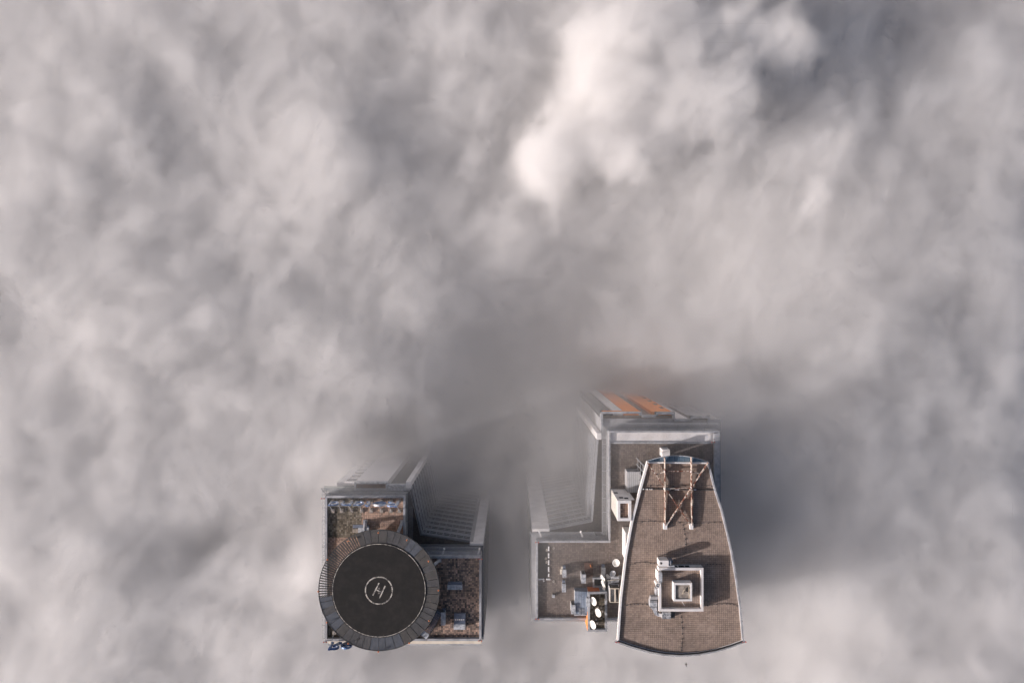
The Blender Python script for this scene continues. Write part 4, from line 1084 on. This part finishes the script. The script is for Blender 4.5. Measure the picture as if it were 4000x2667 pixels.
d = Vector((SX / hl * math.cos(EL), SY / hl * math.cos(EL), math.sin(EL))); so.rotation_euler = d.to_track_quat('Z', 'Y').to_euler(); so.location = d * 300
cam = bpy.data.cameras.new('camera'); co = bpy.data.objects.new('camera', cam); COL.objects.link(co)
co.location = (0, 0, HC); cam.sensor_width = 36; cam.lens = 36 * F / 4000; cam.shift_y = -(1333.5 - VY) / 4000; cam.clip_start = 1; cam.clip_end = 6000
S.camera = co

# ------------------------------------------------------------------ fog
FOGVS = 1.3
FOG_TOP, FOG_AMP, FOG_FINE, FOG_SOFT, FOG_DENS, PUFF_DENS, HAZE, MIST = -13, 12, 15, 10.5, 0.21, 0.19, .0155, .019
ng = bpy.data.node_groups.new('fog_field', 'GeometryNodeTree')
ng.interface.new_socket('Geometry', in_out='OUTPUT', socket_type='NodeSocketGeometry')
N, K = ng.nodes, ng.links
def node(t, **kw):
    n = N.new(t)
    for k, v in kw.items(): setattr(n, k, v)
    return n
def put(n, i, v):
    if isinstance(v, bpy.types.NodeSocket): K.new(v, n.inputs[i])
    else: n.inputs[i].default_value = v
def M(op, a, b=0.0, c=0.0):
    n = node('ShaderNodeMath', operation=op)
    for i, v in enumerate((a, b, c)): put(n, i, v)
    return n.outputs[0]
def VM(op, a, b=None, scale=None):
    n = node('ShaderNodeVectorMath', operation=op); put(n, 0, a)
    if b is not None: put(n, 1, b)
    if scale is not None: put(n, 3, scale)
    return n.outputs[0]
def noise(vec, scale, det, rough=.55, color=False, off=(0, 0, 0), dist=0.0):
    n = node('ShaderNodeTexNoise'); K.new(VM('ADD', vec, off), n.inputs['Vector'])
    n.inputs['Scale'].default_value = scale; n.inputs['Detail'].default_value = det; n.inputs['Roughness'].default_value = rough; n.inputs['Distortion'].default_value = dist
    return n.outputs['Color'] if color else n.outputs[0]
def smooth(v, a, b, c=0., d=1.):
    n = node('ShaderNodeMapRange'); n.interpolation_type = 'SMOOTHSTEP'; put(n, 0, v)
    for i, x in ((1, a), (2, b), (3, c), (4, d)): n.inputs[i].default_value = x
    return n.outputs[0]
P = node('GeometryNodeInputPosition').outputs[0]
sep = node('ShaderNodeSeparateXYZ'); K.new(P, sep.inputs[0]); X, Y, Z = sep.outputs
def blobf(px, py, rx, ry, amp, rot=0):
    """Gaussian swell centred under a photo position, radii in metres."""
    c = at(px, py, -10); a = M('SUBTRACT', X, c.x); b = M('SUBTRACT', Y, c.y)
    cs, sn = math.cos(R(rot)), math.sin(R(rot))
    u = M('DIVIDE', M('ADD', M('MULTIPLY', a, cs), M('MULTIPLY', b, sn)), rx)
    v = M('DIVIDE', M('SUBTRACT', M('MULTIPLY', b, cs), M('MULTIPLY', a, sn)), ry)
    return M('MULTIPLY', M('EXPONENT', M('MULTIPLY', M('ADD', M('MULTIPLY', u, u), M('MULTIPLY', v, v)), -1.0)), amp)
TOP = [  # px, py, radius x, radius y, swell of the fog top in metres, rotation
    (2060, 1320, 26, 16, -8, 10), (2480, 1180, 30, 15, -13, 5), (2030, 1880, 21, 27, -48, 0), (2440, 1550, 16, 10, -30, 0), (1470, 1800, 9, 8, -20, 0), (2500, 960, 40, 9, -4, 8), (3330, 1800, 24, 50, 11, 0), (3800, 1900, 26, 60, 8, 0), (3330, 220, 15, 26, 8, 0), (3950, 1400, 14, 80, 5, 0),
    (3400, 400, 9, 40, -3, -15), (720, 800, 9, 38, -2.5, 12), (870, 1050, 9, 8, -2, 0), (1280, 1180, 12, 7, -2, 0), (1300, 650, 18, 14, 5, 0), (1250, 420, 10, 8, 3, 0), (340, 1230, 12, 9, 0.5, 0), (680, 1250, 14, 7, 4, 20), (300, 1950, 40, 50, 3, 0),
    (1000, 2070, 28, 7, -6, 20), (700, 2190, 12, 7, -5, 25), (1180, 2230, 7, 9, 7, 0), (1300, 1750, 14, 12, 3, 0), (2050, 2560, 12, 6, -5, 0), (330, 1750, 14, 7, -2, 10)]
PUFF = [  # the brighter cloud standing above the fog sea
    (2290, 430, 13, 14, 1.0, 0), (2110, 650, 8, 9, .85, 0), (2250, 610, 12, 8, .6, 0), (2460, 650, 10, 6, .45, 0), (2380, 200, 13, 14, .75, 0), (2560, 470, 17, 13, .95, 15), (2820, 430, 12, 11, .9, 0), (2180, 80, 10, 9, .5, 0), (2600, 140, 20, 12, .75, 0), (2880, 160, 16, 12, .65, 0), (3180, 600, 7, 20, .75, -12), (3130, 830, 5, 8, .5, 0), (3050, 250, 8, 14, .4, 0)]
warp = VM('SUBTRACT', noise(P, .022, 3, color=True), (.5, .5, .5))
PW = VM('ADD', P, VM('SCALE', warp, scale=24.))
n1 = noise(PW, .013, 2, off=(10, 3, 0)); n2 = noise(PW, .04, 7, .62, off=(50, 0, 9))
def streak(vec, deg, along):
    rt = node('ShaderNodeVectorRotate', rotation_type='Z_AXIS'); K.new(vec, rt.inputs['Vector']); rt.inputs['Angle'].default_value = R(-deg)
    return VM('MULTIPLY', rt.outputs[0], (1 / along, 1.0, 1.0))
WISP = streak(PW, 66, 1.45)
n3 = noise(WISP, .12, 7, .66, off=(7, 31, 4))
n4 = noise(WISP, .34, 5, .6, off=(3, 8, 77), dist=.3)
# thin haze that thickens downwards and veils the facades
dens = smooth(M('MULTIPLY', Z, -1.0), -8., 34., 0., HAZE)
# a sunlit film of mist drifting over the gap and the lower roofs of the right tower
ms = M('ADD', M('ADD', blobf(2130, 1900, 17, 27, 1.0), blobf(2450, 1660, 16, 7, .55)), M('ADD', blobf(3080, 1850, 28, 46, 1.9), blobf(1440, 1790, 13, 9, 1.0)))
mz = M('DIVIDE', M('ADD', Z, 2.0), 7.5)
ms = M('MULTIPLY', M('MULTIPLY', ms, M('EXPONENT', M('MULTIPLY', M('MULTIPLY', mz, mz), -1.0))), smooth(M('ADD', M('MULTIPLY', n2, .6), M('MULTIPLY', n3, .4)), .34, .68, .25, 2.0))
dens = M('ADD', dens, M('MULTIPLY', ms, MIST))
# the fog sea itself: a dense, ragged body whose top sinks deep in the gap between the towers
H = M('ADD', FOG_TOP, M('MULTIPLY', M('SUBTRACT', n1, .5), 10.0))
H = M('ADD', H, M('MULTIPLY', M('SUBTRACT', n2, .5), FOG_AMP))
H = M('ADD', H, M('MULTIPLY', M('SUBTRACT', n3, .5), FOG_FINE))
H = M('ADD', H, M('MULTIPLY', M('SUBTRACT', n4, .5), 7))
for b in TOP: H = M('ADD', H, blobf(*b))
dens = M('ADD', dens, smooth(M('SUBTRACT', H, Z), 0., FOG_SOFT, 0., FOG_DENS))
pf = M('ADD', -.45, M('ADD', M('MULTIPLY', M('SUBTRACT', n2, .5), 2.0), M('ADD', M('MULTIPLY', M('SUBTRACT', n3, .5), 2.2), M('MULTIPLY', M('SUBTRACT', n4, .5), .8))))
for b in PUFF: pf = M('ADD', pf, blobf(*b))
zz = M('DIVIDE', M('SUBTRACT', M('ADD', Z, 8.0), M('MULTIPLY', M('SUBTRACT', X, 18.0), .13)), 8.5)
pf = M('SUBTRACT', pf, M('MULTIPLY', M('MULTIPLY', zz, zz), .45))
dens = M('ADD', dens, smooth(pf, 0., 1.0, 0., PUFF_DENS))
vc = node('GeometryNodeVolumeCube'); K.new(dens, vc.inputs['Density'])
fmn, fmx = (-205, -165, -105), (205, 185, 20)
vc.inputs['Min'].default_value = fmn; vc.inputs['Max'].default_value = fmx
for i, k in enumerate('XYZ'): vc.inputs['Resolution ' + k].default_value = int((fmx[i] - fmn[i]) / FOGVS)
fm_ = bpy.data.materials.new('fog'); fm_.use_nodes = True; t = fm_.node_tree; t.nodes.clear()
ou = t.nodes.new('ShaderNodeOutputMaterial'); pv = t.nodes.new('ShaderNodeVolumePrincipled'); pv.inputs['Density'].default_value = 1.0
pv.inputs['Color'].default_value = (.996, .996 - .0015, .996 - .0005, 1); pv.inputs['Anisotropy'].default_value = .05
t.links.new(pv.outputs[0], ou.inputs['Volume'])
sm_ = node('GeometryNodeSetMaterial'); sm_.inputs['Material'].default_value = fm_; K.new(vc.outputs[0], sm_.inputs[0])
go = node('NodeGroupOutput'); K.new(sm_.outputs[0], go.inputs[0])
fo = bpy.data.objects.new('fog', bpy.data.meshes.new('fog')); COL.objects.link(fo); fo['kind'] = 'stuff'
fo.modifiers.new('fog_field', 'NODES').node_group = ng

# the opaque heart of the bank, well below the ragged top
def low_top(x, y):
    h = FOG_TOP - 33.0
    for px, py, rx, ry, amp, rot in TOP:
        q = at(px, py, -10); a, b = x - q.x, y - q.y; cs, sn = math.cos(R(rot)), math.sin(R(rot))
        u, v = (a * cs + b * sn) / rx, (b * cs - a * sn) / ry
        h += amp * math.exp(-(u * u + v * v))
    return max(h, -100.0)
NXg, NYg = 104, 90
gx = [fmn[0] + 4 + (fmx[0] - fmn[0] - 8) * i / (NXg - 1) for i in range(NXg)]; gy = [fmn[1] + 4 + (fmx[1] - fmn[1] - 8) * j / (NYg - 1) for j in range(NYg)]
vs = [(x, y, low_top(x, y)) for y in gy for x in gx] 
m = MB(); fs = [(j * NXg + i, j * NXg + i + 1, (j + 1) * NXg + i + 1, (j + 1) * NXg + i) for j in range(NYg - 1) for i in range(NXg - 1)]
edge_i = [i for i in range(NXg)] + [j * NXg + NXg - 1 for j in range(1, NYg)] + [(NYg - 1) * NXg + i for i in range(NXg - 2, -1, -1)] + [j * NXg for j in range(NYg - 2, 0, -1)]
nb = len(vs); vs += [(vs[i][0], vs[i][1], -104.0) for i in edge_i]; ne = len(edge_i)
fs += [(edge_i[k], edge_i[(k + 1) % ne], nb + (k + 1) % ne, nb + k)[::-1] for k in range(ne)] + [tuple(range(nb, nb + ne))]
m.add(vs, fs, 0, True)
fb = m.build('fog_bank', plain('dense_fog', (0.90, 0.895, 0.895), (0.86, 0.855, 0.855), 0.03, 1.0)); fb['kind'] = 'stuff'
c = S.cycles
c.max_bounces = 24; c.diffuse_bounces = 3; c.glossy_bounces = 2; c.volume_bounces = 5; c.transparent_max_bounces = 8
c.volume_step_rate = 3; c.volume_max_steps = 256
c.use_adaptive_sampling = True; c.adaptive_threshold = 0.035; c.adaptive_min_samples = 16
c.use_denoising = True; c.denoiser = 'OPENIMAGEDENOISE'; c.denoising_input_passes = 'RGB_ALBEDO_NORMAL'
S.view_settings.view_transform = 'Standard'; S.view_settings.look = 'None'; S.view_settings.exposure = 0.42; S.view_settings.gamma = 1.0
for o in bpy.data.objects:
    if '_o' in o: del o['_o']
